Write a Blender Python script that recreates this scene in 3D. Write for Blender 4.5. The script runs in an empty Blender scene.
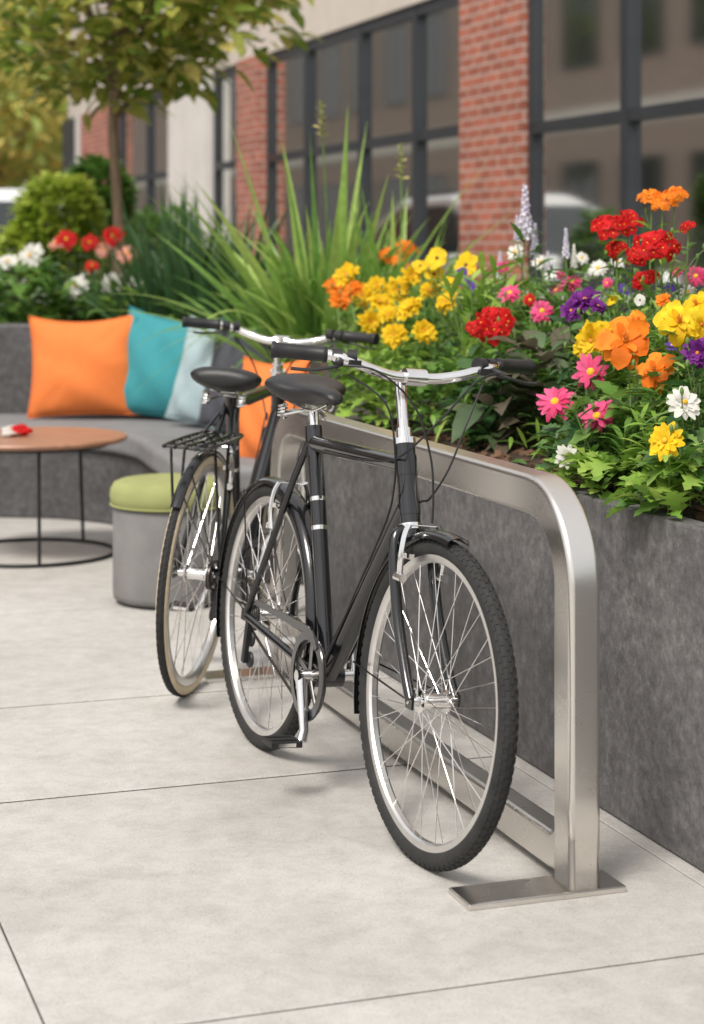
import bpy, bmesh, math, random
from mathutils import Vector, Matrix
random.seed(7)
R=math.radians; PI=math.pi
V=Vector
C=bpy.context.scene.collection
F=1900.0; CH=1.31; HY=245.0
U2=V((-.3244,.9459,0)); N2=V((.9459,.3244,0))
def NU(n,u,z=0): p=N2*n+U2*u; return V((p.x,p.y,z))
def at(px,py,D): return V(((px-352)*D/F, D, CH-(py-HY)*D/F))
def DN(px,N): return N/(.9459*(px-352)/F+.3244)
rnd=random.random
def ru(a,b): return random.uniform(a,b)

# ---------------------------------------------------------------- materials
def nodes(name):
    m=bpy.data.materials.new(name); m.use_nodes=True
    nt=m.node_tree; b=nt.nodes['Principled BSDF']
    return m,nt,b
def ramp(nt,cols,pos=None,interp='LINEAR'):
    r=nt.nodes.new('ShaderNodeValToRGB'); e=r.color_ramp.elements
    r.color_ramp.interpolation=interp
    n=len(cols)
    while len(e)<n: e.new(.5)
    for i,c in enumerate(cols):
        e[i].position=pos[i] if pos else i/max(1,n-1)
        e[i].color=(c[0],c[1],c[2],1)
    return r
def noise(nt,scale,detail=4,rough=.55,vec=None,dist=0):
    t=nt.nodes.new('ShaderNodeTexNoise'); t.inputs['Scale'].default_value=scale
    t.inputs['Detail'].default_value=detail; t.inputs['Roughness'].default_value=rough
    t.inputs['Distortion'].default_value=dist
    if vec: nt.links.new(vec,t.inputs['Vector'])
    return t
def objco(nt,scale=None):
    tc=nt.nodes.new('ShaderNodeTexCoord'); o=tc.outputs['Object']
    if scale:
        mp=nt.nodes.new('ShaderNodeMapping'); mp.inputs['Scale'].default_value=scale
        nt.links.new(o,mp.inputs['Vector']); o=mp.outputs[0]
    return o
def addbump(nt,b,src,strength,dist=.01):
    bp=nt.nodes.new('ShaderNodeBump'); bp.inputs['Strength'].default_value=strength; bp.inputs['Distance'].default_value=dist
    nt.links.new(src,bp.inputs['Height']); nt.links.new(bp.outputs[0],b.inputs['Normal'])
    return bp
def sc(c,k): return tuple(min(1,x*k) for x in c)
def mat(name,col,rough=.5,metal=0,var=.15,vs=6,bump=0,bs=60,coat=0,stretch=None,rvar=0):
    m,nt,b=nodes(name); co=objco(nt,stretch)
    n=noise(nt,vs,5,.6,co)
    r=ramp(nt,[sc(col,1-var),sc(col,1+var)],[.3,.7]); nt.links.new(n.outputs[0],r.inputs[0])
    nt.links.new(r.outputs[0],b.inputs['Base Color'])
    b.inputs['Roughness'].default_value=rough; b.inputs['Metallic'].default_value=metal
    b.inputs['Coat Weight'].default_value=coat; b.inputs['Coat Roughness'].default_value=.06
    if rvar:
        mr=nt.nodes.new('ShaderNodeMapRange'); mr.inputs['To Min'].default_value=max(0.02,rough-rvar); mr.inputs['To Max'].default_value=rough+rvar
        nt.links.new(n.outputs[0],mr.inputs[0]); nt.links.new(mr.outputs[0],b.inputs['Roughness'])
    if bump:
        n2=noise(nt,bs,3,.6,co); addbump(nt,b,n2.outputs[0],bump,.004)
    return m
def leafmat(name,cols,rough=.42,trans=.33,spec=.5,k=1.4):
    cols=[sc(c,k) for c in cols]
    m,nt,b=nodes(name)
    g=nt.nodes.new('ShaderNodeNewGeometry')
    r=ramp(nt,cols); nt.links.new(g.outputs['Random Per Island'],r.inputs[0])
    n=noise(nt,25,3,.5,objco(nt))
    mx=nt.nodes.new('ShaderNodeMixRGB'); mx.blend_type='MULTIPLY'; mx.inputs[0].default_value=.5
    r2=ramp(nt,[(.6,.6,.6),(1.25,1.25,1.25)],[.3,.7]); nt.links.new(n.outputs[0],r2.inputs[0])
    nt.links.new(r.outputs[0],mx.inputs[1]); nt.links.new(r2.outputs[0],mx.inputs[2])
    nt.links.new(mx.outputs[0],b.inputs['Base Color']); b.inputs['Roughness'].default_value=rough
    b.inputs['Specular IOR Level'].default_value=spec
    t=nt.nodes.new('ShaderNodeBsdfTranslucent'); nt.links.new(mx.outputs[0],t.inputs[0])
    ms=nt.nodes.new('ShaderNodeMixShader'); ms.inputs[0].default_value=trans
    out=nt.nodes['Material Output']
    nt.links.new(b.outputs[0],ms.inputs[1]); nt.links.new(t.outputs[0],ms.inputs[2]); nt.links.new(ms.outputs[0],out.inputs[0])
    return m

M={}
m,nt,b=nodes('paving_concrete'); co=objco(nt)
g=nt.nodes.new('ShaderNodeNewGeometry')
n1=noise(nt,1.2,8,.7,co,.3); n2=noise(nt,12,8,.8,co,.3); n3=noise(nt,170,3,.75,co); n4=noise(nt,420,2,.6,co)
r1=ramp(nt,[(.43,.413,.388),(.50,.486,.462),(.56,.55,.528)],[.32,.52,.70]); nt.links.new(n1.outputs[0],r1.inputs[0])
r2=ramp(nt,[(.80,.79,.775),(1.04,1.04,1.04)],[.34,.58]); nt.links.new(n2.outputs[0],r2.inputs[0])
mx=nt.nodes.new('ShaderNodeMixRGB'); mx.blend_type='MULTIPLY'; mx.inputs[0].default_value=.85
nt.links.new(r1.outputs[0],mx.inputs[1]); nt.links.new(r2.outputs[0],mx.inputs[2])
r3=ramp(nt,[(.45,.44,.42),(1,1,1),(1.1,1.1,1.1)],[.3,.46,.75]); nt.links.new(n3.outputs[0],r3.inputs[0])
mx2=nt.nodes.new('ShaderNodeMixRGB'); mx2.blend_type='MULTIPLY'; mx2.inputs[0].default_value=.65
nt.links.new(mx.outputs[0],mx2.inputs[1]); nt.links.new(r3.outputs[0],mx2.inputs[2])
r4=ramp(nt,[(.93,.925,.92),(1.03,1.03,1.03)]); nt.links.new(g.outputs['Random Per Island'],r4.inputs[0])
mx3=nt.nodes.new('ShaderNodeMixRGB'); mx3.blend_type='MULTIPLY'; mx3.inputs[0].default_value=1
nt.links.new(mx2.outputs[0],mx3.inputs[1]); nt.links.new(r4.outputs[0],mx3.inputs[2])
nt.links.new(mx3.outputs[0],b.inputs['Base Color']); b.inputs['Roughness'].default_value=.7
ad=nt.nodes.new('ShaderNodeMath'); nt.links.new(n3.outputs[0],ad.inputs[0]); nt.links.new(n4.outputs[0],ad.inputs[1])
addbump(nt,b,ad.outputs[0],.35,.003)
M['paving']=m
M['joint']=mat('joint_dirt',(.13,.12,.105),.95,0,.3,4,.3,80)
M['asphalt']=mat('asphalt',(.20,.195,.185),.9,0,.25,2,.3,90)
def stone(name,k):
    m,nt,b=nodes(name); co=objco(nt)
    n1=noise(nt,2.6,8,.7,co,.6); n2=noise(nt,30,7,.8,co); n3=noise(nt,260,2,.6,co)
    r1=ramp(nt,[sc((.082,.079,.080),k),sc((.122,.118,.119),k),sc((.17,.165,.165),k)],[.32,.52,.72]); nt.links.new(n1.outputs[0],r1.inputs[0])
    r2=ramp(nt,[(.5,.5,.5),(1,1,1),(1.8,1.8,1.8)],[.34,.5,.68]); nt.links.new(n2.outputs[0],r2.inputs[0])
    mx=nt.nodes.new('ShaderNodeMixRGB'); mx.blend_type='MULTIPLY'; mx.inputs[0].default_value=.85
    nt.links.new(r1.outputs[0],mx.inputs[1]); nt.links.new(r2.outputs[0],mx.inputs[2])
    nt.links.new(mx.outputs[0],b.inputs['Base Color']); b.inputs['Roughness'].default_value=.5
    ad=nt.nodes.new('ShaderNodeMath'); nt.links.new(n2.outputs[0],ad.inputs[0]); nt.links.new(n3.outputs[0],ad.inputs[1])
    addbump(nt,b,ad.outputs[0],.35,.003); return m
M['planter']=stone('planter_stone',1.0)
M['bench']=stone('bench_panel',.6)
m,nt,b=nodes('soil'); co=objco(nt)
n1=noise(nt,45,6,.7,co); r1=ramp(nt,[(.02,.012,.008),(.075,.045,.028),(.16,.10,.065)],[.3,.55,.8]); nt.links.new(n1.outputs[0],r1.inputs[0])
nt.links.new(r1.outputs[0],b.inputs['Base Color']); b.inputs['Roughness'].default_value=.95; addbump(nt,b,n1.outputs[0],1,.02)
M['soil']=m
M['bark']=mat('mulch_bark',(.12,.065,.035),.9,0,.5,30,.4,120)
m,nt,b=nodes('brushed_steel'); co=objco(nt,(3,60,60))
n1=noise(nt,6,4,.6,co); n2=noise(nt,3,3,.6,objco(nt))
b.inputs['Base Color'].default_value=(.72,.69,.65,1); b.inputs['Metallic'].default_value=1
mr=nt.nodes.new('ShaderNodeMapRange'); mr.inputs['To Min'].default_value=.2; mr.inputs['To Max'].default_value=.36
nt.links.new(n2.outputs[0],mr.inputs[0]); nt.links.new(mr.outputs[0],b.inputs['Roughness']); addbump(nt,b,n1.outputs[0],.18,.001)
M['steel']=m
M['chrome']=mat('chrome',(.82,.81,.80),.12,1,.05,20,rvar=.05)
M['alloy']=mat('rim_alloy',(.78,.77,.75),.3,1,.06,30)
M['black']=mat('black_paint',(.005,.0055,.007),.2,0,.3,8,coat=.6)
M['matte']=mat('black_plastic',(.011,.011,.012),.5,0,.2,20,.1,200)
M['rubber']=mat('tyre_rubber',(.019,.0185,.018),.8,0,.35,25,.2,150)
M['cream']=mat('cream_sidewall',(.66,.55,.38),.7,0,.1,20)
M['leather']=mat('saddle_vinyl',(.012,.012,.013),.38,0,.2,12,.25,300)
M['chain']=mat('chain_steel',(.12,.11,.10),.4,.9,.4,120)
M['gear']=mat('sprocket_steel',(.25,.24,.23),.35,.9,.2,60)
M['seatfab']=mat('seat_fabric',(.20,.20,.205),.9,0,.12,10,.4,350)
M['stoolfab']=mat('stool_fabric',(.19,.185,.18),.9,0,.12,10,.4,350)
M['olive']=mat('olive_fabric',(.29,.31,.12),.9,0,.1,8,.4,350)
M['orange_f']=mat('orange_fabric',(.74,.19,.04),.85,0,.08,6,.4,300)
M['teal_f']=mat('teal_fabric',(.035,.25,.28),.85,0,.1,6,.4,300)
M['pale_f']=mat('pale_blue_fabric',(.34,.44,.47),.85,0,.1,6,.4,300)
M['grey_f']=mat('charcoal_fabric',(.07,.075,.09),.85,0,.1,6,.4,300)
M['wood']=mat('table_wood',(.34,.17,.10),.45,0,.25,5,.08,60,stretch=(1,9,1))
M['iron']=mat('black_iron',(.015,.015,.016),.45,.3,.2,10)
M['white']=mat('white_car_paint',(.78,.79,.8),.25,0,.03,2,coat=.6)
M['carglass']=mat('car_glass',(.03,.035,.04),.06,0,.1,2)
M['frame']=mat('window_frame_metal',(.045,.050,.058),.4,.3,.12,5)
M['beige']=mat('beige_render',(.60,.54,.48),.85,0,.08,2,.15,90)
M['pale_col']=mat('pale_render',(.68,.65,.62),.85,0,.08,2,.15,90)
M['greybase']=mat('grey_base',(.16,.155,.15),.8,0,.15,3,.2,70)
M['sill']=mat('stone_sill',(.5,.49,.47),.7,0,.1,8,.2,90)
M['inside']=mat('interior_wall',(.30,.22,.16),.8,0,.6,.8)
M['insidedark']=mat('interior_dark',(.12,.10,.09),.8,0,.4,1)
M['lampwarm']=mat('interior_shade',(.6,.38,.2),.6,0,.1,3)
M['rust']=mat('interior_red',(.34,.08,.05),.6,0,.2,3)
def brick(name,k=1,c1=(.42,.135,.085),c2=(.27,.085,.055)):
    m,nt,b=nodes(name); tc=nt.nodes.new('ShaderNodeTexCoord'); s=nt.nodes.new('ShaderNodeSeparateXYZ')
    nt.links.new(tc.outputs['Object'],s.inputs[0])
    a=nt.nodes.new('ShaderNodeMath'); nt.links.new(s.outputs[0],a.inputs[0]); nt.links.new(s.outputs[1],a.inputs[1])
    c=nt.nodes.new('ShaderNodeCombineXYZ'); nt.links.new(a.outputs[0],c.inputs[0]); nt.links.new(s.outputs[2],c.inputs[1])
    bt=nt.nodes.new('ShaderNodeTexBrick'); nt.links.new(c.outputs[0],bt.inputs['Vector'])
    bt.inputs['Scale'].default_value=1; bt.inputs['Brick Width'].default_value=.23; bt.inputs['Row Height'].default_value=.078
    bt.inputs['Mortar Size'].default_value=.007; bt.inputs['Mortar Smooth'].default_value=.2
    bt.inputs['Color1'].default_value=sc(c1,k)+(1,); bt.inputs['Color2'].default_value=sc(c2,k)+(1,); bt.inputs['Mortar'].default_value=(.45*k,.40*k,.36*k,1)
    n=noise(nt,14,5,.7,tc.outputs['Object']); r=ramp(nt,[(.6,.6,.6),(1.3,1.25,1.2)],[.3,.7]); nt.links.new(n.outputs[0],r.inputs[0])
    mx=nt.nodes.new('ShaderNodeMixRGB'); mx.blend_type='MULTIPLY'; mx.inputs[0].default_value=.7
    nt.links.new(bt.outputs[0],mx.inputs[1]); nt.links.new(r.outputs[0],mx.inputs[2]); nt.links.new(mx.outputs[0],b.inputs['Base Color'])
    b.inputs['Roughness'].default_value=.85
    inv=nt.nodes.new('ShaderNodeMath'); inv.operation='SUBTRACT'; inv.inputs[0].default_value=1; nt.links.new(bt.outputs['Fac'],inv.inputs[1])
    addbump(nt,b,inv.outputs[0],.6,.01)
    return m
M['brick']=brick('red_brick',1.12); M['brown_brick']=brick('brown_brick',.95,(.40,.29,.23),(.30,.22,.18))
m,nt,b=nodes('window_glass')
gl=nt.nodes.new('ShaderNodeBsdfGlossy'); gl.inputs['Roughness'].default_value=.05; gl.inputs['Color'].default_value=(.82,.84,.82,1)
tr=nt.nodes.new('ShaderNodeBsdfTransparent'); tr.inputs[0].default_value=(.82,.85,.83,1)
fr=nt.nodes.new('ShaderNodeFresnel'); fr.inputs[0].default_value=1.36
ms=nt.nodes.new('ShaderNodeMixShader'); nt.links.new(fr.outputs[0],ms.inputs[0]); nt.links.new(tr.outputs[0],ms.inputs[1]); nt.links.new(gl.outputs[0],ms.inputs[2])
nt.links.new(ms.outputs[0],nt.nodes['Material Output'].inputs[0]); M['glass']=m
M['lf_mid']=leafmat('leaf_mid_green',[(.045,.11,.02),(.085,.18,.03),(.14,.24,.05)])
M['lf_dark']=leafmat('leaf_dark_green',[(.02,.06,.018),(.035,.09,.025),(.06,.13,.035)])
M['lf_lime']=leafmat('leaf_bright_green',[(.11,.22,.03),(.18,.30,.045),(.26,.36,.07)])
M['lf_plum']=leafmat('leaf_plum_green',[(.05,.09,.035),(.10,.07,.055),(.07,.13,.045)])
M['lf_tree']=leafmat('leaf_tree',[(.12,.19,.03),(.20,.27,.05),(.36,.37,.08),(.55,.46,.16)],.33,.5)
M['lf_grass']=leafmat('grass_blade',[(.10,.21,.04),(.18,.31,.06),(.32,.42,.11)],.4,.4)
M['lf_iris']=leafmat('iris_blade',[(.02,.06,.02),(.045,.10,.03)],.4,.2)
M['lf_hedge']=leafmat('hedge_yellow_green',[(.20,.30,.03),(.30,.38,.05),(.38,.43,.08)],.5,.4)
M['lf_autumn']=leafmat('autumn_leaf',[(.55,.42,.12),(.62,.50,.16),(.34,.38,.12),(.28,.36,.10)],.6,.4)
M['stemg']=leafmat('stem_green',[(.07,.14,.03),(.12,.19,.04)],.5,.1)
M['bark_t']=mat('tree_bark',(.26,.18,.12),.9,0,.35,14,.6,60,stretch=(3,3,.6))
def pet(name,cols,rough=.6): 
    return leafmat(name,cols,rough,.35,.2,1.0)
P={}
P['yellow']=pet('petal_yellow',[(.85,.56,.01),(.90,.66,.03),(.82,.50,.01)])
P['orange']=pet('petal_orange',[(.85,.22,.01),(.92,.32,.03),(.80,.17,.01)])
P['red']=pet('petal_red',[(.58,.010,.012),(.72,.018,.02),(.42,.006,.01)])
P['pink']=pet('petal_pink',[(.75,.06,.20),(.87,.15,.33),(.68,.04,.15)])
P['purple']=pet('petal_purple',[(.16,.02,.22),(.25,.04,.30),(.10,.01,.15)])
P['violet']=pet('petal_violet',[(.12,.05,.40),(.18,.08,.5)])
P['white']=pet('petal_white',[(.78,.77,.70),(.85,.84,.80)])
P['lilac']=pet('petal_lilac',[(.72,.68,.78),(.82,.80,.86),(.52,.46,.68)])
P['blush']=pet('petal_blush',[(.78,.45,.38),(.80,.30,.20)])
P['eye_y']=mat('flower_eye_yellow',(.75,.42,.02),.8,0,.3,200,.5,400)
P['eye_d']=mat('flower_eye_dark',(.10,.04,.02),.8,0,.3,200,.5,400)
P['eye_o']=mat('flower_eye_orange',(.65,.22,.02),.8,0,.3,200,.5,400)
P['seed']=mat('seed_head',(.55,.50,.16),.8,0,.3,60)

# ---------------------------------------------------------------- mesh builder
class MB:
    def __init__(s,Mx=None): s.v=[];s.f=[];s.m=[];s.M=Mx
    def add(s,vs,fs,m=0):
        o=len(s.v)
        if s.M is not None: vs=[s.M@V(p) for p in vs]
        s.v.extend([tuple(p) for p in vs]); s.f.extend([tuple(i+o for i in f) for f in fs])
        s.m.extend(m if isinstance(m,list) else [m]*len(fs))
    def box(s,c,d,m=0,rot=None):
        x,y,z=[a/2 for a in d]; c=V(c); vs=[]
        for sx,sy,sz in ((-1,-1,-1),(1,-1,-1),(1,1,-1),(-1,1,-1),(-1,-1,1),(1,-1,1),(1,1,1),(-1,1,1)):
            p=V((sx*x,sy*y,sz*z))
            if rot is not None: p=rot@p
            vs.append(c+p)
        s.add(vs,[(0,3,2,1),(4,5,6,7),(0,1,5,4),(1,2,6,5),(2,3,7,6),(3,0,4,7)],m)
    def bx(s,x0,x1,y0,y1,z0,z1,m=0): s.box(((x0+x1)/2,(y0+y1)/2,(z0+z1)/2),(x1-x0,y1-y0,z1-z0),m)
    def tube(s,pts,r,seg=8,m=0,closed=False,cap=True,flat=1.0):
        pts=[V(p) for p in pts]; n=len(pts)
        rs=r if isinstance(r,(list,tuple)) else [r]*n
        T=[]
        for i in range(n):
            if closed: t=pts[(i+1)%n]-pts[i-1]
            else: t=pts[min(i+1,n-1)]-pts[max(i-1,0)]
            T.append(t.normalized() if t.length>1e-9 else V((0,0,1)))
        a=V((0,0,1)) if abs(T[0].z)<.9 else V((1,0,0))
        nx=T[0].cross(a).normalized(); vs=[]
        for i in range(n):
            nx=(nx-T[i]*nx.dot(T[i])).normalized(); ny=T[i].cross(nx)
            for k in range(seg):
                an=2*PI*k/seg; vs.append(pts[i]+nx*(math.cos(an)*rs[i])+ny*(math.sin(an)*rs[i]*flat))
        fs=[]
        for i in range(n if closed else n-1):
            j=(i+1)%n
            for k in range(seg):
                l=(k+1)%seg; fs.append((i*seg+k,i*seg+l,j*seg+l,j*seg+k))
        if cap and not closed:
            fs.append(tuple(range(seg))[::-1]); fs.append(tuple((n-1)*seg+k for k in range(seg)))
        s.add(vs,fs,m)
    def lathe(s,prof,seg=48,m=0,Mx=None,closedprof=False,mats=None):
        vs=[];n=len(prof)
        for k in range(seg):
            a=2*PI*k/seg; ca,sa=math.cos(a),math.sin(a)
            for r,h in prof:
                p=V((r*ca,r*sa,h)); vs.append(Mx@p if Mx is not None else p)
        cnt=n if closedprof else n-1
        for i in range(cnt):
            j=(i+1)%n; fs=[]
            for k in range(seg):
                l=(k+1)%seg; fs.append((k*n+i,l*n+i,l*n+j,k*n+j))
            if i==0: o=len(s.v); s.add(vs,fs,mats[i] if mats else m)
            else:
                s.f.extend([tuple(q+o for q in f) for f in fs]); s.m.extend([mats[i] if mats else m]*len(fs))
    def prism(s,poly,z0,z1,m=0):
        n=len(poly); vs=[(p[0],p[1],z0) for p in poly]+[(p[0],p[1],z1) for p in poly]
        s.add(vs,[tuple(range(n))[::-1],tuple(range(n,2*n))]+[(i,(i+1)%n,n+(i+1)%n,n+i) for i in range(n)],m)
    def ring(s,outer,inner,z0,z1,m=0):
        n=len(outer); vs=[(p[0],p[1],z) for z in (z0,z1) for p in outer]+[(p[0],p[1],z) for z in (z0,z1) for p in inner]
        fs=[]
        for i in range(n):
            j=(i+1)%n
            fs+=[(i,j,n+j,n+i),(2*n+j,2*n+i,3*n+i,3*n+j),(n+i,n+j,3*n+j,3*n+i),(j,i,2*n+i,2*n+j)]
        s.add(vs,fs,m)
    def strip(s,A,B,z0,z1,m=0):
        n=len(A); vs=[(p[0],p[1],z0) for p in A]+[(p[0],p[1],z1) for p in A]+[(p[0],p[1],z1) for p in B]+[(p[0],p[1],z0) for p in B]
        fs=[]
        for i in range(n-1):
            for a,b in ((0,1),(1,2),(2,3),(3,0)): fs.append((a*n+i,a*n+i+1,b*n+i+1,b*n+i))
        fs+=[(0,n,2*n,3*n),(n-1,2*n-1,3*n-1,4*n-1)]
        s.add(vs,fs,m)
    def leaf(s,p,d,L,W,droop=.3,m=0,seg=4,fold=.25,lobed=0,roll=None,tip=1.0):
        px,py,pz=p; dx,dy,dz=d
        hx=math.hypot(dx,dy)
        if hx<1e-4: sx,sy=1,0
        else: sx,sy=-dy/hx,dx/hx
        ro=ru(-.5,.5) if roll is None else roll
        nx,ny,nz=dy*0-dz*sy, dz*sx-dx*0, dx*sy-dy*sx
        cr,sr=math.cos(ro),math.sin(ro)
        ax,ay,az=sx*cr+nx*sr, sy*cr+ny*sr, nz*sr
        bx_,by_,bz_=-sx*sr+nx*cr, -sy*sr+ny*cr, nz*cr
        vs=[];fs=[]
        for i in range(seg+1):
            t=i/seg; w=W*.5*math.sin(PI*min(1,(.06+.94*t))**tip)
            if i==seg: w=W*.01
            if lobed: w*=(1+lobed) if i%2==1 else max(.25,1-lobed)
            q=(px+dx*L*t,py+dy*L*t,pz+dz*L*t-droop*L*t*t)
            vs.append((q[0]-ax*w+bx_*w*fold,q[1]-ay*w+by_*w*fold,q[2]-az*w+bz_*w*fold))
            vs.append(q)
            vs.append((q[0]+ax*w+bx_*w*fold,q[1]+ay*w+by_*w*fold,q[2]+az*w+bz_*w*fold))
        for i in range(seg):
            a=i*3; fs+=[(a,a+1,a+4,a+3),(a+1,a+2,a+5,a+4)]
        s.add(vs,fs,m)
    def build(s,name,mats,parent=None,bevel=0,sharp=35,recalc=True,label=None,smooth=True,seg=2,wn=False):
        me=bpy.data.meshes.new(name); me.from_pydata(s.v,[],s.f)
        if not isinstance(mats,(list,tuple)): mats=[mats]
        for x in mats: me.materials.append(x)
        me.polygons.foreach_set('material_index',s.m)
        if recalc:
            bm=bmesh.new(); bm.from_mesh(me); bmesh.ops.recalc_face_normals(bm,faces=bm.faces); bm.to_mesh(me); bm.free()
        if smooth:
            me.polygons.foreach_set('use_smooth',[True]*len(me.polygons))
            if sharp: me.set_sharp_from_angle(angle=R(sharp))
        me.update()
        o=bpy.data.objects.new(name,me); C.objects.link(o)
        if parent: o.parent=parent
        if bevel:
            bv=o.modifiers.new('bevel','BEVEL'); bv.width=bevel; bv.segments=seg; bv.limit_method='ANGLE'; bv.angle_limit=R(40)
        if wn:
            q=o.modifiers.new('normals','WEIGHTED_NORMAL'); q.weight=100; q.keep_sharp=False
        if label: o['label']=label
        return o
def thing(name,label,cat,loc=(0,0,0),rot=(0,0,0),group=None):
    o=bpy.data.objects.new(name,None); C.objects.link(o); o.empty_display_size=.1
    o.location=loc; o.rotation_euler=rot; o['label']=label; o['category']=cat
    if group: o['group']=group
    return o
def tag(o,label,cat,group=None,kind=None):
    o['label']=label;o['category']=cat
    if group:o['group']=group
    if kind:o['kind']=kind
    return o
def smooth(pts,n=8):
    pts=[V(p) for p in pts]; out=[]
    for i in range(len(pts)-1):
        p0=pts[max(i-1,0)];p1=pts[i];p2=pts[i+1];p3=pts[min(i+2,len(pts)-1)]
        for k in range(n):
            t=k/n
            out.append(.5*((2*p1)+(p2-p0)*t+(2*p0-5*p1+4*p2-p3)*t*t+(3*p1-p0-3*p2+p3)*t**3))
    out.append(pts[-1]); return out

# ---------------------------------------------------------------- setting
g=MB(); g.bx(-300,300,-100,500,-.5,-.045)
o=g.build('ground',M['asphalt'],smooth=False); o['kind']='structure'; o['label']='grey street surface beyond the paving'
pv=MB()
us=[-1.0,.35,1.74,3.116,4.492,5.41,6.78,8.15,9.52,10.9,12.3,13.7,15.1,16.5,18,19.5,21,22.5,24,25.5,27]
ns=[-7.8,-6.4,-5,-3.6,-2.24,-.85,.548,1.94,3.3,4.75]
for i in range(len(us)-1):
    for j in range(len(ns)-1):
        gu_=.0046 if i<4 else .0075; gv_=.0046 if i<3 else .0075; gn=.0016; b_=.0028
        n0,n1,u0,u1=ns[j]+gn,ns[j+1]-gn,us[i]+gu_,us[i+1]-gv_
        lo=[NU(n0,u0,-.04),NU(n1,u0,-.04),NU(n1,u1,-.04),NU(n0,u1,-.04)]
        mi=[NU(n0,u0,-b_),NU(n1,u0,-b_),NU(n1,u1,-b_),NU(n0,u1,-b_)]
        hi=[NU(n0+b_,u0+b_),NU(n1-b_,u0+b_),NU(n1-b_,u1-b_),NU(n0+b_,u1-b_)]
        fs=[(8,9,10,11)]; ms_=[0]
        for k in range(4):
            l=(k+1)%4; fs+=[(k,l,4+l,4+k),(4+k,4+l,8+l,8+k)]; ms_+=[1,0]
        pv.add(lo+mi+hi,fs,ms_)
o=pv.build('pavement',[M['paving'],M['joint']],smooth=False); o['kind']='structure'; o['label']='pale concrete slab paving'
jb=MB(); jb.prism([NU(-7.79,-.99),NU(4.74,-.99),NU(4.74,26.99),NU(-7.79,26.99)],-.0448,-.009)
o=jb.build('pavement_bedding',M['joint'],smooth=False); o['kind']='structure'

# ---------------------------------------------------------------- bike rack
AX=math.atan2(.9459,-.3244)
rack=thing('bike_rack','brushed stainless steel bicycle rack hoop with rounded corners beside the grey planter','bike rack',(.458,3.87,0),(0,0,AX))
def rsect(a,b,r,k=6):
    out=[]
    for cx,cy,s0 in ((a-r,b-r,0),(-a+r,b-r,PI/2),(-a+r,-b+r,PI),(a-r,-b+r,1.5*PI)):
        for i in range(k+1):
            an=s0+PI/2*i/k; out.append((cx+r*math.cos(an),cy+r*math.sin(an)))
    return out
def sweep(mb,path,sec):
    n=len(path); k=len(sec); vs=[]
    for i in range(n):
        t=(V(path[min(i+1,n-1)])-V(path[max(i-1,0)])).normalized(); nn=V((0,1,0)).cross(t)
        for a,b_ in sec: vs.append(V(path[i])+nn*a+V((0,1,0))*b_)
    fs=[(i*k+j,i*k+(j+1)%k,(i+1)*k+(j+1)%k,(i+1)*k+j) for i in range(n-1) for j in range(k)]
    fs+=[tuple(range(k))[::-1],tuple((n-1)*k+j for j in range(k))]
    mb.add(vs,fs)
LR=2.05;HZ=.782;rr=.175
path=[(0,0,.01),(0,0,.2),(0,0,.4)]
path+=[(rr-rr*math.cos(PI/2*i/18),0,HZ-rr+rr*math.sin(PI/2*i/18)) for i in range(19)]
path+=[(LR*.35,0,HZ),(LR*.65,0,HZ)]
path+=[(LR-rr+rr*math.sin(PI/2*i/18),0,HZ-rr+rr*math.cos(PI/2*i/18)) for i in range(19)]
path+=[(LR,0,.4),(LR,0,.2),(LR,0,.01)]
h=MB(); sweep(h,path,rsect(.042,.035,.012)); h.build('hoop',M['steel'],rack,sharp=0,wn=True)
h=MB(); r2=.075; zr=.060
path=[(r2-r2*math.cos(PI/2*i/8),0,zr+r2-r2*math.sin(PI/2*i/8)) for i in range(9)]
path+=[(LR*.5,0,zr)]+[(LR-r2+r2*math.sin(PI/2*i/8),0,zr+r2-r2*math.cos(PI/2*i/8)) for i in range(9)]
sweep(h,path,rsect(.039,.031,.012)); h.build('lower_rail',M['steel'],rack,sharp=0,wn=True)
for xx in (0,LR):
    h=MB(); h.bx(xx-.055,xx+.055,-.085,.26,.0,.013)
    h.build('foot_plate',M['steel'],rack,bevel=.003,smooth=False)

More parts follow.
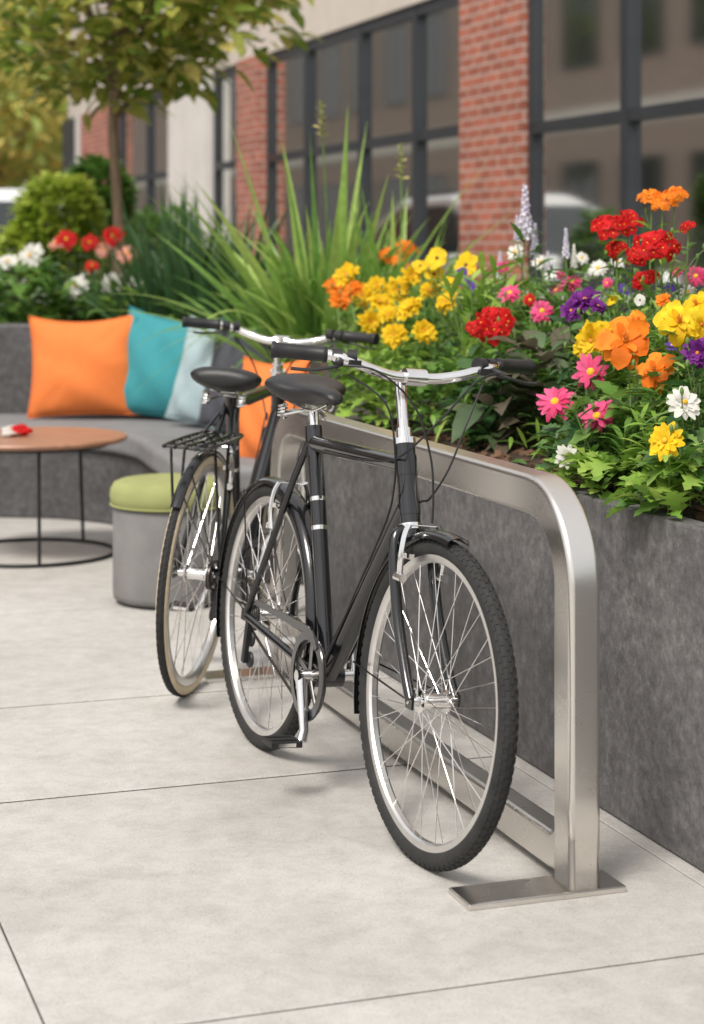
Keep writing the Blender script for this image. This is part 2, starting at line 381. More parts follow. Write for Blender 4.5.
# ---------------------------------------------------------------- bicycle
def axx(z): return .99-.344*(z-.35)
def wheel(root,ctr,MS,cream,rear,label=None):
    base=MS@Matrix.Translation(ctr)@Matrix.Rotation(PI/2,4,'X')
    w=MB(base)
    for k in range(36):
        side=1 if k%2 else -1; a=2*PI*k/36; tw=(.42 if (k//2)%2 else -.42)*1.6
        p0=V((.022*math.cos(a+tw),.022*math.sin(a+tw),side*.03)); p1=V((.306*math.cos(a),.306*math.sin(a),side*.003))
        w.tube([p0,p1],.00115,5,0,cap=False)
        pm=V((.298*math.cos(a),.298*math.sin(a),side*.0035)); w.tube([pm,p1],.0022,5,0,cap=False)
    wo=w.build('wheel',M['chrome'],root,recalc=False,label=label)
    t=MB(base); mr_=.0205 if not cream else .0165; cr=.35-mr_
    prof=[]
    for i in range(24):
        a=2*PI*i/24; prof.append((cr+mr_*math.cos(a),mr_*math.sin(a)))
    mats=[1 if (cream and (3<=i<=10 or 13<=i<=20)) else 0 for i in range(24)]
    t.lathe(prof,120,0,None,True,mats)
    nb=96
    for k in range(nb):
        for q,off in (((-.5,.5),(0,0),(.5,.5)) if cream else ((-.95,.0),(-.5,.5),(0,0),(.5,.5),(.95,0))):
            a=2*PI*(k+off)/nb; ph=q
            rr_=cr+(mr_+.0003)*math.cos(ph); hh=(mr_+.0003)*math.sin(ph)
            rot=Matrix.Rotation(a,3,'Z')@Matrix.Rotation(-ph,3,'Y')
            t.box((rr_*math.cos(a),rr_*math.sin(a),hh),(.0024,.013,.0065),0,rot)
    t.build('tyre',[M['rubber'],M['cream']],wo,recalc=False,sharp=30)
    r=MB(base); r.lathe([(.296,-.006),(.300,-.0115),(.319,-.0130),(.3205,-.0105),(.316,-.008),(.316,.008),(.3205,.0105),(.319,.0130),(.300,.0115),(.296,.006)],120,0,None,True)
    r.build('rim',M['alloy'],wo,sharp=25)
    hb=MB(base); hb.lathe([(0,-.062),(.006,-.062),(.006,-.055),(.011,-.055),(.011,-.048),(.013,-.036),(.026,-.034),(.027,-.030),(.017,-.026),(.0155,0),(.017,.026),(.027,.030),(.026,.034),(.013,.036),(.011,.048),(.011,.055),(.006,.055),(.006,.062),(0,.062)],28)
    hb.build('hub',M['chrome'],wo,sharp=40)
    if rear:
        sp=MB(base)
        for i,rad in enumerate((.042,.037,.032,.027,.023)):
            z0=.037+i*.004
            sp.lathe([(.012,z0),(rad,z0),(rad,z0+.0022),(.012,z0+.0022)],28)
        sp.build('sprocket',M['gear'],wo,sharp=30)
    return wo
def guard(root,ctr,MS,a0,a1,stays,ws=1):
    g_=MB(MS@Matrix.Translation(ctr)); n=48; vs=[];fs=[]; Rg=.364; cs=[(-.027,-.014),(-.023,-.004),(-.012,.001),(0,.003),(.012,.001),(.023,-.004),(.027,-.014)]
    k=len(cs)
    for th in (0,-.0018):
        for i in range(n+1):
            a=R(a0+(a1-a0)*i/n)
            for y,dr in cs: vs.append(((Rg+dr*ws+th)*math.cos(a),y*ws,(Rg+dr*ws+th)*math.sin(a)))
    o=(n+1)*k
    for i in range(n):
        for j in range(k-1):
            a=i*k+j; fs+=[(a,a+1,a+k+1,a+k),(o+a,o+a+k,o+a+k+1,o+a+1)]
        fs+=[(i*k,(i+1)*k,o+(i+1)*k,o+i*k),(i*k+k-1,o+i*k+k-1,o+(i+1)*k+k-1,(i+1)*k+k-1)]
    for i in (0,n):
        for j in range(k-1): fs.append((i*k+j,o+i*k+j,o+i*k+j+1,i*k+j+1))
    g_.add(vs,fs)
    go=g_.build('mudguard',M['black'],root,sharp=50)
    for st in stays:
        s_=MB(MS@Matrix.Translation(ctr)); a=R(st)
        for sd in (-1,1): s_.tube([(0,sd*.058,0),(.36*math.cos(a),sd*.027*ws,.36*math.sin(a))],.0022,6)
        s_.build('mudguard_stay',M['black'],go)
def make_bike(label,loc,rot,steer=0,cream=False,carrier=False,bdz=0,ca=-75,sdz=0,ws=1,rg=(-12,200),scale=1):
    b=thing('bicycle',label,'bicycle',loc,rot); b.scale=(scale,)*3
    axd=V((-.3256,0,.9455)); A0=V((.99,0,.35))
    MS=Matrix.Translation(A0)@Matrix.Rotation(R(steer),4,axd)@Matrix.Translation(-A0)
    BB=V((.44,0,.28)); RA=V((0,0,.35)); FA=V((1.04,0,.35))
    f=MB()
    f.tube([BB,(.243,0,.862)],.0200,18); f.tube([(.25,0,.832),(axx(.835),0,.838)],.0205,18)
    f.tube([(axx(.745),0,.745),(BB.x+.01,0,BB.z+.01)],.0275,20)
    f.tube([(axx(.705),0,.705),(axx(.885),0,.885)],.0235,18)
    for z in (.835,.75): f.tube([(axx(z-.022),0,z-.022),(axx(z+.022),0,z+.022)],.0255,18)
    f.tube([(.44,-.036,.28),(.44,.036,.28)],.0285,18)
    for sd in (-1,1):
        f.tube(smooth([(.425,sd*.022,.282),(.34,sd*.034,.295),(.2,sd*.05,.32),(.02,sd*.064,.348)],5),.0110,10)
        f.tube([(.252,sd*.016,.835),(.2,sd*.03,.735),(.01,sd*.064,.36)],.0090,10)
        f.box((0,sd*.065,.35),(.045,.006,.03),0)
    f.tube([(.26,0,.80),(.235,0,.873)],.0225,16)
    fo=f.build('frame',M['black'],b)
    for z in (.702,.888):
        f=MB(); f.tube([(axx(z-.006),0,z-.006),(axx(z+.007),0,z+.007)],.0258,20)
        f.build('headset_ring',M['chrome'],fo)
    for z in (.62,.69): 
        f=MB(); x=.44-.34*(z-.28); f.tube([(x,0,z),(x-.0034,0,z+.01)],.0206,18); f.build('tube_band',M['chrome'],fo)
    fk=MB(MS)
    for sd in (-1,1): fk.tube(smooth([(axx(.69),sd*.012,.697),(axx(.685)+.002,sd*.036,.69),(axx(.65)+.004,sd*.047,.65),(.935,sd*.05,.52),(1.0,sd*.052,.405),(1.04,sd*.054,.352)],6),.0130,12)
    fk.tube([(axx(.675),0,.675),(axx(.705),0,.705)],.02,14)
    for sd in (-1,1): fk.box((1.04,sd*.056,.35),(.03,.006,.032))
    fk.build('fork',M['black'],b)
    for ctr,MSS,xx in (((axx(.62)+.035,0,.62),MS,1),((.115,0,.62),Matrix.Identity(4),-1)):
        br=MB(MSS)
        for sd in (-1,1):
            br.tube(smooth([(ctr[0],sd*.05,.595),(ctr[0]+.006*xx,sd*.053,.64),(ctr[0]+.004*xx,sd*.047,.69),(ctr[0],sd*.036,.715)],4),.0075,8)
            br.box((ctr[0],sd*.036,.648 if xx>0 else .655),(.05,.012,.012))
            br.tube([(ctr[0]-.012,sd*.052,.60),(ctr[0]+.02*xx,sd*.052,.60)],.010,10)
        br.tube([(ctr[0],-.036,.715),(ctr[0],.036,.712)],.0018,6)
        br.build('brake',M['chrome'],b)
    wheel(b,FA,MS,cream,False); wheel(b,RA,Matrix.Identity(4),cream,True)
    guard(b,FA,MS,80,197,(178,),ws); guard(b,RA,Matrix.Identity(4),rg[0],rg[1],(120,min(172,rg[1]-6)),ws)
    hz=1.02+bdz
    s_=MB(MS); s_.tube([(axx(.885),0,.885),(axx(hz-.02),0,hz-.02)],.0130,16)
    s_.tube([(axx(.893),0,.893),(axx(.918),0,.918)],.018,16)
    s_.tube(smooth([(axx(hz-.045),0,hz-.045),(axx(hz)+.005,0,hz-.005),(axx(hz)+.035,0,hz+.002),(.83,0,hz)],5),.0140,14)
    s_.tube([(.83,-.026,hz),(.83,.026,hz)],.020,18)
    s_.build('stem',M['chrome'],b)
    half=[(.83,0,hz),(.832,.055,hz),(.845,.115,hz+.012),(.84,.175,hz+.03),(.808,.235,hz+.04),(.772,.325,hz+.04)]
    full=[(x,-y,z) for x,y,z in half[::-1]]+half[1:]
    hb=MB(MS); pts=smooth(full,8); hb.tube(pts,.0125,14); hbo=hb.build('handlebar',M['chrome'],b)
    for sd in (-1,1):
        g0=V((.8165,sd*.215,hz+.038)); g1=V((.770,sd*.332,hz+.04)); d=(g1-g0).normalized()
        gp=MB(MS); L=(g1-g0).length
        prs=[(0,.0175),(.008,.019),(.012,.0165),(.05,.0172),(.09,.0168),(L-.012,.0175),(L-.006,.0195),(L,.0185),(L+.001,.004)]
        gp.tube([g0+d*t for t,_ in prs],[r for _,r in prs],16); gp.build('grip',M['matte'],hbo)
        lv=MB(MS); c0=g0-d*.022
        lv.tube([c0-d*.012,c0+d*.012],.0165,14)
        lv.tube(smooth([c0+V((0,0,-.005)),c0+V((.028,sd*.004,-.014)),c0+V((.040,sd*.02,-.020))],4),.0085,10)
        lv.build('brake_lever_mount',M['matte'],hbo)
        lv=MB(MS); lv.tube(smooth([c0+V((.036,sd*.008,-.018)),c0+V((.048,sd*.035,-.026)),c0+V((.034,sd*.08,-.034)),c0+V((.018,sd*.118,-.034))],6),.0055,10,flat=.7)
        lv.build('brake_lever',M['matte'],hbo)
        c1=g0-d*.055; lv=MB(MS); lv.tube([c1-d*.012,c1+d*.010],.0175,14); lv.box(c1+V((.012,0,-.014)),(.03,.026,.016)); lv.build('gear_shifter',M['matte'],hbo)
    cb=[[(.86,-.20,hz+.02),(.90,-.12,hz+.012),(.91,-.03,hz-.06),(.905,.02,hz-.17),(axx(.75)+.05,.035,.78),(axx(.715)+.04,.036,.716)],
        [(.86,.20,hz+.02),(.91,.12,hz+.0),(.92,.04,hz-.08),(.88,-.02,hz-.16),(.80,-.032,.845),(.62,-.024,.828),(.35,-.024,.82)],
        [(.85,.17,hz+.0),(.90,.11,hz-.09),(.90,.07,hz-.2),(.87,.042,hz-.27),(.82,.034,.74),(.70,.031,.57),(.5,.029,.33)],
        [(.85,-.17,hz+.0),(.89,-.09,hz-.06),(.89,-.06,hz-.17),(.85,-.04,hz-.26),(.80,-.033,.70),(.66,-.031,.53),(.48,-.029,.31)]]
    for c in cb:
        k=MB(); k.tube(smooth(c,8),.0026,6); k.build('brake_cable' if c is not cb[2] and c is not cb[3] else 'gear_cable',M['matte'],b)
    sp=MB(); sp.tube([(.245,0,.86),(.222,0,.925+sdz)],.0135,14); sp.box((.219,0,.932+sdz),(.045,.05,.022)); sp.build('seat_post',M['chrome'],b)
    sd_=MB()
    prof=[(-.100,.045,.022,.0),(-.095,.090,.050,.006),(-.07,.114,.074,.010),(-.03,.114,.080,.006),(0,.098,.072,.0),(.03,.072,.060,-.003),(.07,.046,.050,-.003),(.11,.034,.042,-.004),(.15,.028,.036,-.007),(.170,.020,.028,-.012),(.178,.007,.010,-.018)]
    k=14; vs=[]
    for x,wd,th,dz in prof:
        for i in range(k):
            a=2*PI*i/k; yy=math.cos(a)*wd; zz=math.sin(a)
            zz=zz*th*(.45 if zz>0 else .62)-(.012*(1-abs(math.cos(a))) if zz>0 and abs(x)<.06 else 0)
            vs.append((.205+x,yy,.966+sdz+dz+zz))
    fs=[(i*k+j,i*k+(j+1)%k,(i+1)*k+(j+1)%k,(i+1)*k+j) for i in range(len(prof)-1) for j in range(k)]+[tuple(range(k))[::-1],tuple((len(prof)-1)*k+j for j in range(k))]
    sd_.add(vs,fs); so=sd_.build('saddle',M['leather'],b,sharp=0)
    ss=so.modifiers.new('sub','SUBSURF'); ss.levels=1; ss.render_levels=1
    rl=MB(Matrix.Translation((0,0,sdz-.008)))
    for sd in (-1,1):
        rl.tube(smooth([(.345,sd*.01,.945),(.28,sd*.022,.925),(.2,sd*.024,.928),(.15,sd*.04,.94)],5),.0035,8)
        pts=[(.15+.011*math.cos(t*.9),sd*.055+.011*math.sin(t*.9),.895+.0012*t) for t in range(0,32)]
        rl.tube(pts,.0028,6)
    rl.tube([(.15,-.06,.90),(.21,-.02,.92),(.21,.02,.92),(.15,.06,.90)],.0035,8)
    rl.build('saddle_rail',M['chrome'],so)
    RXm=Matrix.Translation((.44,0,.28))@Matrix.Rotation(PI/2,4,'X')
    cr=MB(RXm); cr.lathe([(.080,.043),(.094,.043),(.094,.047),(.080,.047)],56,0,None,True)
    for i in range(44):
        a=2*PI*i/44; cr.box((.096*math.cos(a),.096*math.sin(a),.045),(.007,.006,.003),0,Matrix.Rotation(a,3,'Z'))
    for i in range(5):
        a=2*PI*i/5+.3; cr.tube([(.015*math.cos(a),.015*math.sin(a),.047),(.084*math.cos(a),.084*math.sin(a),.046)],.007,8,flat=.5)
    cro=cr.build('chainring',M['gear'],b)
    cg=MB(RXm); cg.lathe([(.086,.052),(.108,.050),(.110,.053),(.108,.056),(.086,.057)],64,0,None,True); cg.build('chain_guard_ring',M['black'],cro)
    ch=MB(); y=-.045; pts=[]
    for i in range(17): a=R(-97+ (194)*i/16); pts.append((.44+.097*math.cos(a),y,.28+.097*math.sin(a)))
    for i in range(9): a=R(97+166*i/8); pts.append((.0+.038*math.cos(a),y,.35+.038*math.sin(a)))
    ch.tube(pts,.0042,6,closed=True); ch.build('chain',M['chain'],b)
    dr=MB(); 
    dr.box((.012,-.060,.285),(.02,.012,.12),0,Matrix.Rotation(.15,3,'Y'))
    for z in (.29,.235): dr.lathe([(0,-.004),(.02,-.004),(.022,0),(.02,.004),(0,.004)],14,0,Matrix.Translation((.02,-.05,z))@Matrix.Rotation(PI/2,4,'X'))
    dr.build('derailleur',M['matte'],b)
    gu=MB()
    poly=[(.505,.36),(.47,.394),(.42,.402),(.25,.402),(.07,.402),(.045,.395),(.05,.386),(.25,.383),(.40,.383),(.45,.378),(.49,.35)]
    n=len(poly); vs=[(x,-.056,z) for x,z in poly]+[(x,-.060,z) for x,z in poly]
    gu.add(vs,[tuple(range(n)),tuple(range(n,2*n))[::-1]]+[(i,n+i,n+(i+1)%n,(i+1)%n) for i in range(n)])
    gu.build('chain_guard',M['black'],b,sharp=30)
    ang=R(ca)
    for sd in (-1,1):
        dv=V((math.cos(ang),0,math.sin(ang)))*(1 if sd<0 else -1)
        a0=BB+V((0,sd*.068,0)); a1=a0+dv*.155+V((0,sd*.008,0))
        ca_=MB(); ca_.tube([a0,a0+dv*.03,a0+dv*.13,a1],[.018,.0145,.0115,.0135],14,flat=.75)
        ca_.tube([BB+V((0,sd*.03,0)),BB+V((0,sd*.082,0))],.0145,14)
        ca_.build('crank_arm',M['chrome'],b)
        pd=MB(); c=a1+V((0,sd*.05,0))
        for q in (-1,1): pd.box(c+V((q*.030,0,0)),(.010,.078,.015))
        for q in (-1,1): pd.box(c+V((0,q*.036,0)),(.070,.008,.014))
        pd.box(c,(.022,.078,.016)); po=pd.build('pedal',M['matte'],b,bevel=.002,smooth=False)
        pr=MB(); pr.tube([a1,c+V((0,sd*.034,0))],.006,8)
        for q in (-1,1): pr.box(c+V((q*.0358,0,0)),(.003,.045,.009))
        pr.build('pedal_axle',M['chrome'],po)
    if carrier:
        cz=.745; ca2=MB()
        for yy in (-.065,-.033,0,.033,.065): ca2.tube(smooth([(.19,yy*.6,cz),(.14,yy,cz),(-.19,yy,cz),(-.22,yy*.9,cz-.004)],4),.0055,8)
        for x in (.12,.04,-.04,-.12,-.205): ca2.tube([(x,-.068,cz-.004),(x,.068,cz-.004)],.005,8)
        for sd in (-1,1):
            for x in (-.14,.0): ca2.tube(smooth([(x,sd*.064,cz-.004),(x*.9,sd*.066,cz-.05),(0,sd*.068,.37)],4),.0045,8)
            ca2.tube([(.13,sd*.05,cz),(.22,sd*.03,.80)],.0035,8)
        ca2.build('luggage_rack',M['black'],b)
    return b
make_bike('black city bicycle with silver rims and swept chrome handlebar nearest the camera',(-.243,4.965,0),(R(-4.2),0,math.atan2(-.924,.383)),steer=2,ca=-72,scale=.98,bdz=.018)
az=math.atan2(.98,.205)
make_bike('black bicycle with cream sided tyres and rear luggage rack standing behind the nearer one',(-.48,5.555,0),(R(4.5),0,az),cream=True,carrier=True,bdz=-.03,ca=40,sdz=-.055,ws=.6,rg=(20,140))

# ---------------------------------------------------------------- planters
pA=thing('planter','long dark grey stone planter full of bright flowers beside the bike rack','planter')
out=[(1.976,2.0),(1.976,6.14),(2.33,6.14),(2.33,6.85),(3.0,6.85),(3.0,2.0)]
inn=[(2.036,2.06),(2.036,6.08),(2.39,6.08),(2.39,6.79),(2.94,6.79),(2.94,2.06)]
o_=[NU(*p) for p in out]; i_=[NU(*p) for p in inn]
w=MB(); w.ring(o_,i_,0.002,.717); w.build('planter_wall',M['planter'],pA,bevel=.006,smooth=False)
def soilmesh(poly,z,name,parent,seed):
    random.seed(seed)
    xs=[p.x for p in poly]; ys=[p.y for p in poly]
    def inside(x,y):
        c=False;n=len(poly)
        for i in range(n):
            a=poly[i];b_=poly[i-1]
            if (a.y>y)!=(b_.y>y) and x<(b_.x-a.x)*(y-a.y)/(b_.y-a.y)+a.x: c=not c
        return c
    s=MB(); s.prism([(p.x,p.y) for p in poly],z-.1,z); s.build(name,M['soil'],parent,smooth=False)
    s=MB()
    x0,x1,y0,y1=min(xs),max(xs),min(ys),max(ys)
    for _ in range(3200):
        x,y=ru(x0,x1),ru(y0,y1)
        if inside(x,y):
            q=ru(.01,.028); s.box((x,y,z+.004),(q*1.6,q*.8,.008),0,Matrix.Rotation(ru(0,6),3,'Z')@Matrix.Rotation(ru(-.5,.5),3,'X')@Matrix.Rotation(ru(-.4,.4),3,'Y'))
    k=s.build('bark_mulch',M['bark'],parent,smooth=False); k['kind']='stuff'
soilmesh([NU(n_,u_) for n_,u_ in [(2.038,2.062),(2.038,6.078),(2.392,6.078),(2.392,6.788),(2.938,6.788),(2.938,2.062)]],.70,'soil',pA,3)

back=smooth([(-.10,7.3,0),(-.22,8.2,0),(-.52,9.05,0),(-1.03,9.55,0),(-1.6,9.7,0),(-3.4,9.74,0)],8)
front=smooth([(-.64,7.38,0),(-.85,8.1,0),(-1.0,8.62,0),(-1.25,8.95,0),(-1.75,9.1,0),(-3.4,9.12,0)],8)
def offs(c,d):
    r=[]
    for i,p in enumerate(c):
        t=(c[min(i+1,len(c)-1)]-c[max(i-1,0)]).normalized(); r.append(p+V((t.y,-t.x,0))*d)
    return r
bo=offs(back,.15)
bench=thing('bench','curved dark grey bench with padded seat and high back behind the round table','bench')
w=MB(); w.strip(offs(front,.03),offs(back,-.01),.0,.335); w.build('bench_base',M['bench'],bench,bevel=.01,smooth=False)
w=MB(); w.strip(offs(front,-.005),offs(back,-.004),.34,.45); w.build('seat_cushion',M['seatfab'],bench,bevel=.03,smooth=False,seg=4)
w=MB(); w.strip(back,bo,.0,.905); w.build('backrest',M['bench'],bench,bevel=.012,smooth=False)
bo2=offs(back,.155)
pB=thing('planter','low grey planter wrapped round the back of the curved bench','planter')
cyc=[V(p) for p in bo2[:]]+[V((-3.4,12.3,0)),V((.3,12.3,0)),V((.66,7.55,0)),V((.08,7.32,0))]
def polyoff(poly,d):
    n=len(poly); r=[]
    for i in range(n):
        a,b_,c=poly[i-1],poly[i],poly[(i+1)%n]
        t1=(b_-a).normalized(); t2=(c-b_).normalized(); n1=V((t1.y,-t1.x,0)); n2=V((t2.y,-t2.x,0)); m_=(n1+n2); 
        if m_.length<.1: m_=n1
        m_=m_.normalized(); r.append(b_+m_*d/max(.4,m_.dot(n1)))
    return r
w=MB(); w.ring(cyc,polyoff(cyc,.06),.002,.74); w.build('planter_wall',M['planter'],pB,bevel=0,smooth=False)
soilmesh(polyoff(cyc,.058),.68,'soil',pB,4)

# ---------------------------------------------------------------- cushions
def cushion(label,ctr,w_,h_,t_,yaw,tilt,roll,mt,seed,name='cushion'):
    random.seed(seed); n=30
    root=thing(name,label,'cushion',ctr,(0,0,0),None)
    Mx=Matrix.Rotation(yaw,4,'Z')@Matrix.Rotation(tilt,4,'X')@Matrix.Rotation(roll,4,'Y')
    c=MB(Mx); vs=[];fs=[]
    ph=[(ru(3,8),ru(3,8),ru(0,6),ru(.3,.9)) for _ in range(7)]
    sg=.06; pn=.09
    def edge(x,z):
        sag=-sg*h_*(1-x*x)*(.5+.5*z)
        return (x*w_/2*(1-pn*(1-z*z)),z*h_/2*(1-pn*.5*(1-x*x))+sag)
    for side in (1,-1):
        for i in range(n+1):
            for j in range(n+1):
                x=-1+2*i/n; z=-1+2*j/n
                th=max(0,(1-abs(x)**2.3))**.6*max(0,(1-abs(z)**2.3))**.6
                wr=sum(a_*math.sin(p*x+q*z+r_) for p,q,r_,a_ in ph)*.007*th**.5*(1-th*.4)
                ex,ez=edge(x,z)
                cn=abs(x*z); th*=1-.2*max(0,math.sin(9*math.atan2(abs(z),abs(x))))*cn
                vs.append((ex,side*(-1)*(th*t_*.5*(1-.12*z)+wr),ez))
    o=(n+1)**2
    for sI in (0,1):
        for i in range(n):
            for j in range(n):
                a=sI*o+i*(n+1)+j; fs.append((a,a+1,a+n+2,a+n+1))
    c.add(vs,fs); co_=c.build('cushion_cover',mt,root,sharp=0)
    wd=co_.modifiers.new('weld','WELD'); wd.merge_threshold=.0008
    s=MB(Mx); per=[]
    for k in range(100):
        t=k/100*4; e=int(t); q=(t-e)*2-1
        x,z=((q,-1),(1,q),(-q,1),(-1,-q))[e]
        ex,ez=edge(x,z); per.append((ex,0,ez))
    s.tube(per,.004,6,closed=True); s.build('piping',mt,root,sharp=0)
    return root
cushion('large bright orange cushion, left of the teal one on the bench',at(84,365,9.42),.56,.51,.20,R(-4),R(-12),R(-2),M['orange_f'],1)
cushion('teal blue cushion between the left orange one and the pale blue one',at(168,365,9.34),.54,.53,.18,R(-20),R(-12),R(6),M['teal_f'],2)
cushion('pale blue cushion leaning beside the teal cushion',at(211,374,8.92),.44,.50,.15,R(-38),R(-12),R(8),M['pale_f'],3)
cushion('charcoal grey cushion between the pale blue one and the right hand orange one',at(238,377,8.60),.42,.50,.14,R(-44),R(-10),R(5),M['grey_f'],4)
cushion('orange cushion glimpsed behind the saddles of the two bicycles',at(270,412,7.7),.42,.46,.17,R(-48),R(-12),R(-3),M['orange_f'],5)

# ---------------------------------------------------------------- stool and table
st=thing('stool','round grey upholstered stool with olive green top beside the rear bicycle','stool',(-.665,7.0,0))
w=MB(); w.lathe([(0,.012),(.20,.012),(.212,.02),(.215,.04),(.215,.335),(.21,.35),(0,.35)],64); w.build('stool_base',M['stoolfab'],st,sharp=60)
w=MB(); w.lathe([(0,.352),(.205,.352),(.222,.362),(.226,.39),(.224,.415),(.212,.438),(.19,.447),(.12,.452),(0,.454)],64); w.build('stool_cushion',M['olive'],st,sharp=60)
w=MB(); w.lathe([(.222,.356),(.227,.360),(.222,.364)],64,0,None,True); w.build('piping',M['olive'],st)
tb=thing('coffee_table','round reddish wood coffee table on thin black ring base','table',(-1.36,8.05,0))
w=MB(); w.lathe([(0,.478),(.385,.478),(.405,.486),(.408,.494),(.403,.502),(0,.503)],80); w.build('tabletop',M['wood'],tb,sharp=50)
w=MB(); w.tube([(.355*math.cos(2*PI*i/64),.355*math.sin(2*PI*i/64),.009) for i in range(64)],.008,8,closed=True); w.build('base_ring',M['iron'],tb)
w=MB(); w.tube([(.33*math.cos(2*PI*i/64),.33*math.sin(2*PI*i/64),.469) for i in range(64)],.007,8,closed=True); w.build('top_ring',M['iron'],tb)
for a in (-75,60,140,215):
    w=MB(); a=R(a); w.tube([(.355*math.cos(a),.355*math.sin(a),.01),(.33*math.cos(a),.33*math.sin(a),.475)],.0075,8); w.build('leg',M['iron'],tb)
np_=thing('napkin','small crumpled red and cream napkin on the round coffee table','napkin',(-1.44,8.0,.504))
for c,mm,s0 in (((0,0,.018),P['white'],1),((.035,.015,.022),P['red'],2)):
    random.seed(s0); w=MB(); n=12; vs=[];fs=[]
    for i in range(n+1):
        for j in range(n):
            t=PI*i/n;a=2*PI*j/n;r=.045*(1+.25*math.sin(3*a+s0)+.15*math.sin(5*t+a))
            vs.append((c[0]+r*math.sin(t)*math.cos(a),c[1]+r*math.sin(t)*math.sin(a)*.8,max(.0,c[2]+r*math.cos(t)*.5)))
    for i in range(n):
        for j in range(n): fs.append((i*n+j,i*n+(j+1)%n,(i+1)*n+(j+1)%n,(i+1)*n+j))
    w.add(vs,fs); w.build('cloth_fold',mm,np_,sharp=0)

# ---------------------------------------------------------------- flowers
def basis(nv):
    nv=nv.normalized(); a=V((0,0,1)) if abs(nv.z)<.9 else V((1,0,0)); x=nv.cross(a).normalized(); return x,nv.cross(x),nv
def petals(mb,c,nv,r,n,w_,cup,droop,ruf,m=0,off=0,r0=.1,seg=4):
    x,y,z=basis(nv)
    for k in range(n):
        a=2*PI*(k+off)/n+ru(-.13,.13); d=x*math.cos(a)+y*math.sin(a); s=z.cross(d); rl=r*ru(.82,1.12); cu=cup+ru(-.14,.14); dr=droop*ru(.6,1.6)
        vs=[]
        for i in range(seg+1):
            t=i/seg; wd=w_*r*(math.sin(PI*(.1+.72*t))**.8)*(1 if i<seg else .62)
            hgt=r*(cu*t-dr*t*t); dist=rl*(r0+(1-r0)*t)
            for q in (-1,0,1):
                vs.append(c+d*(dist*(1 if q==0 else .97))+s*(q*wd*.5)+z*(hgt+(.0 if q==0 else ruf*r*ru(-.4,1)*t)))
        mb.add(vs,[(i*3+j,i*3+j+1,i*3+j+4,i*3+j+3) for i in range(seg) for j in range(2)],m)
def eye(mb,c,nv,r,m=1,h=.5):
    x,y,z=basis(nv); n=10; vs=[];pr=[(1,0),(.9,.45),(.55,.85),(0,1)]
    for a_,b_ in pr[:-1]:
        for k in range(n):
            a=2*PI*k/n; vs.append(c+(x*math.cos(a)+y*math.sin(a))*(r*a_)+z*(r*h*b_))
    vs.append(c+z*(r*h)); fs=[(i*n+k,i*n+(k+1)%n,(i+1)*n+(k+1)%n,(i+1)*n+k) for i in range(2) for k in range(n)]+[(2*n+k,2*n+(k+1)%n,3*n) for k in range(n)]
    mb.add(vs,fs,m)
def bloom(kind,col,c,r,parent,nv=None):
    mb=MB()
    if nv is None: nv=V((ru(-.45,.25),-.8+ru(-.3,.3),ru(.35,.9)))
    nv=nv.normalized(); e='eye_y'
    if kind=='marigold':
        for n,rr_,cu,of in ((11,1,.10,0),(10,.84,.34,.5),(8,.62,.62,.2),(6,.40,.9,.6)): petals(mb,c,nv,r*rr_,n,.50/ (rr_**.35),cu,.2,.26,0,of,.05,4)
        e='eye_o'; eye(mb,c+nv*r*.1,nv,r*.12)
    elif kind=='daisy':
        petals(mb,c,nv,r,14,.33,.16,.25,.06,0,0,.12); petals(mb,c+nv*r*.05,nv,r*.84,10,.33,.34,.2,.06,0,.5,.12)
        eye(mb,c+nv*r*.06,nv,r*.22); e='eye_y' if col!='yellow' else 'eye_o'
    elif kind=='zinnia':
        for n,rr_,cu,of in ((13,1,.1,0),(11,.85,.25,.5),(9,.66,.4,.2),(7,.46,.6,.6)): petals(mb,c+nv*r*.03,nv,r*rr_,n,.42,cu,.18,.10,0,of,.08,4)
        eye(mb,c+nv*r*.2,nv,r*.15)
    elif kind=='lily':
        petals(mb,c,nv,r,5,.66,.50,.55,.26,0,0,.05,7); petals(mb,c-nv*r*.05,nv,r*.98,5,.62,.36,.6,.26,0,.5,.05,7); petals(mb,c,nv,r*.55,4,.5,.8,.4,.2,0,.3,.05,5)
        eye(mb,c+nv*r*.08,nv,r*.11,1,1.2)
        x,y,z=basis(nv)
        for k in range(5):
            a=k*1.256; d=(x*math.cos(a)+y*math.sin(a))*.25+z; mb.tube([c,c+d*r*.45],r*.025,4,1)
        e='eye_o'
    elif kind=='pansy':
        petals(mb,c,nv,r,5,1.05,.15,.2,.2,0,0,.04,5); eye(mb,c+nv*r*.03,nv,r*.16); e='eye_d' if col in('yellow','white','violet') else 'eye_y'
    elif kind=='cluster':
        x,y,z=basis((nv+V((0,0,.4))).normalized())
        for k in range(20):
            a=k*2.4; q=math.sqrt((k+.5)/20)*ru(.8,1.2); dv=x*math.cos(a)*q*1.15+y*math.sin(a)*q*.85+z*max(0,1-q*q)**.5*.6
            fc=c+dv*r*.8; fn=(dv+nv*.6+V((ru(-.4,.4),ru(-.4,.4),ru(-.4,.4)))).normalized()
            petals(mb,fc,fn,r*.34,5,.9,.2,.2,.2,0,rnd(),.05,3); eye(mb,fc+fn*.001,fn,r*.04)
    elif kind=='spike':
        H=r
        for k in range(60):
            t=k/60; a=k*2.4; q=.20*(1-t*.8)*H*ru(.6,1.15); fc=c+V((math.cos(a)*q*.6,math.sin(a)*q*.6,-H*.5+H*t)); fn=V((math.cos(a),math.sin(a),.5)).normalized()
            petals(mb,fc,fn,H*.08*(1-.5*t),4,.8,.5,.1,.1,0,rnd(),.05,3)
    return mb.build('bloom',[P[col],P[e]],parent,recalc=False,sharp=0)
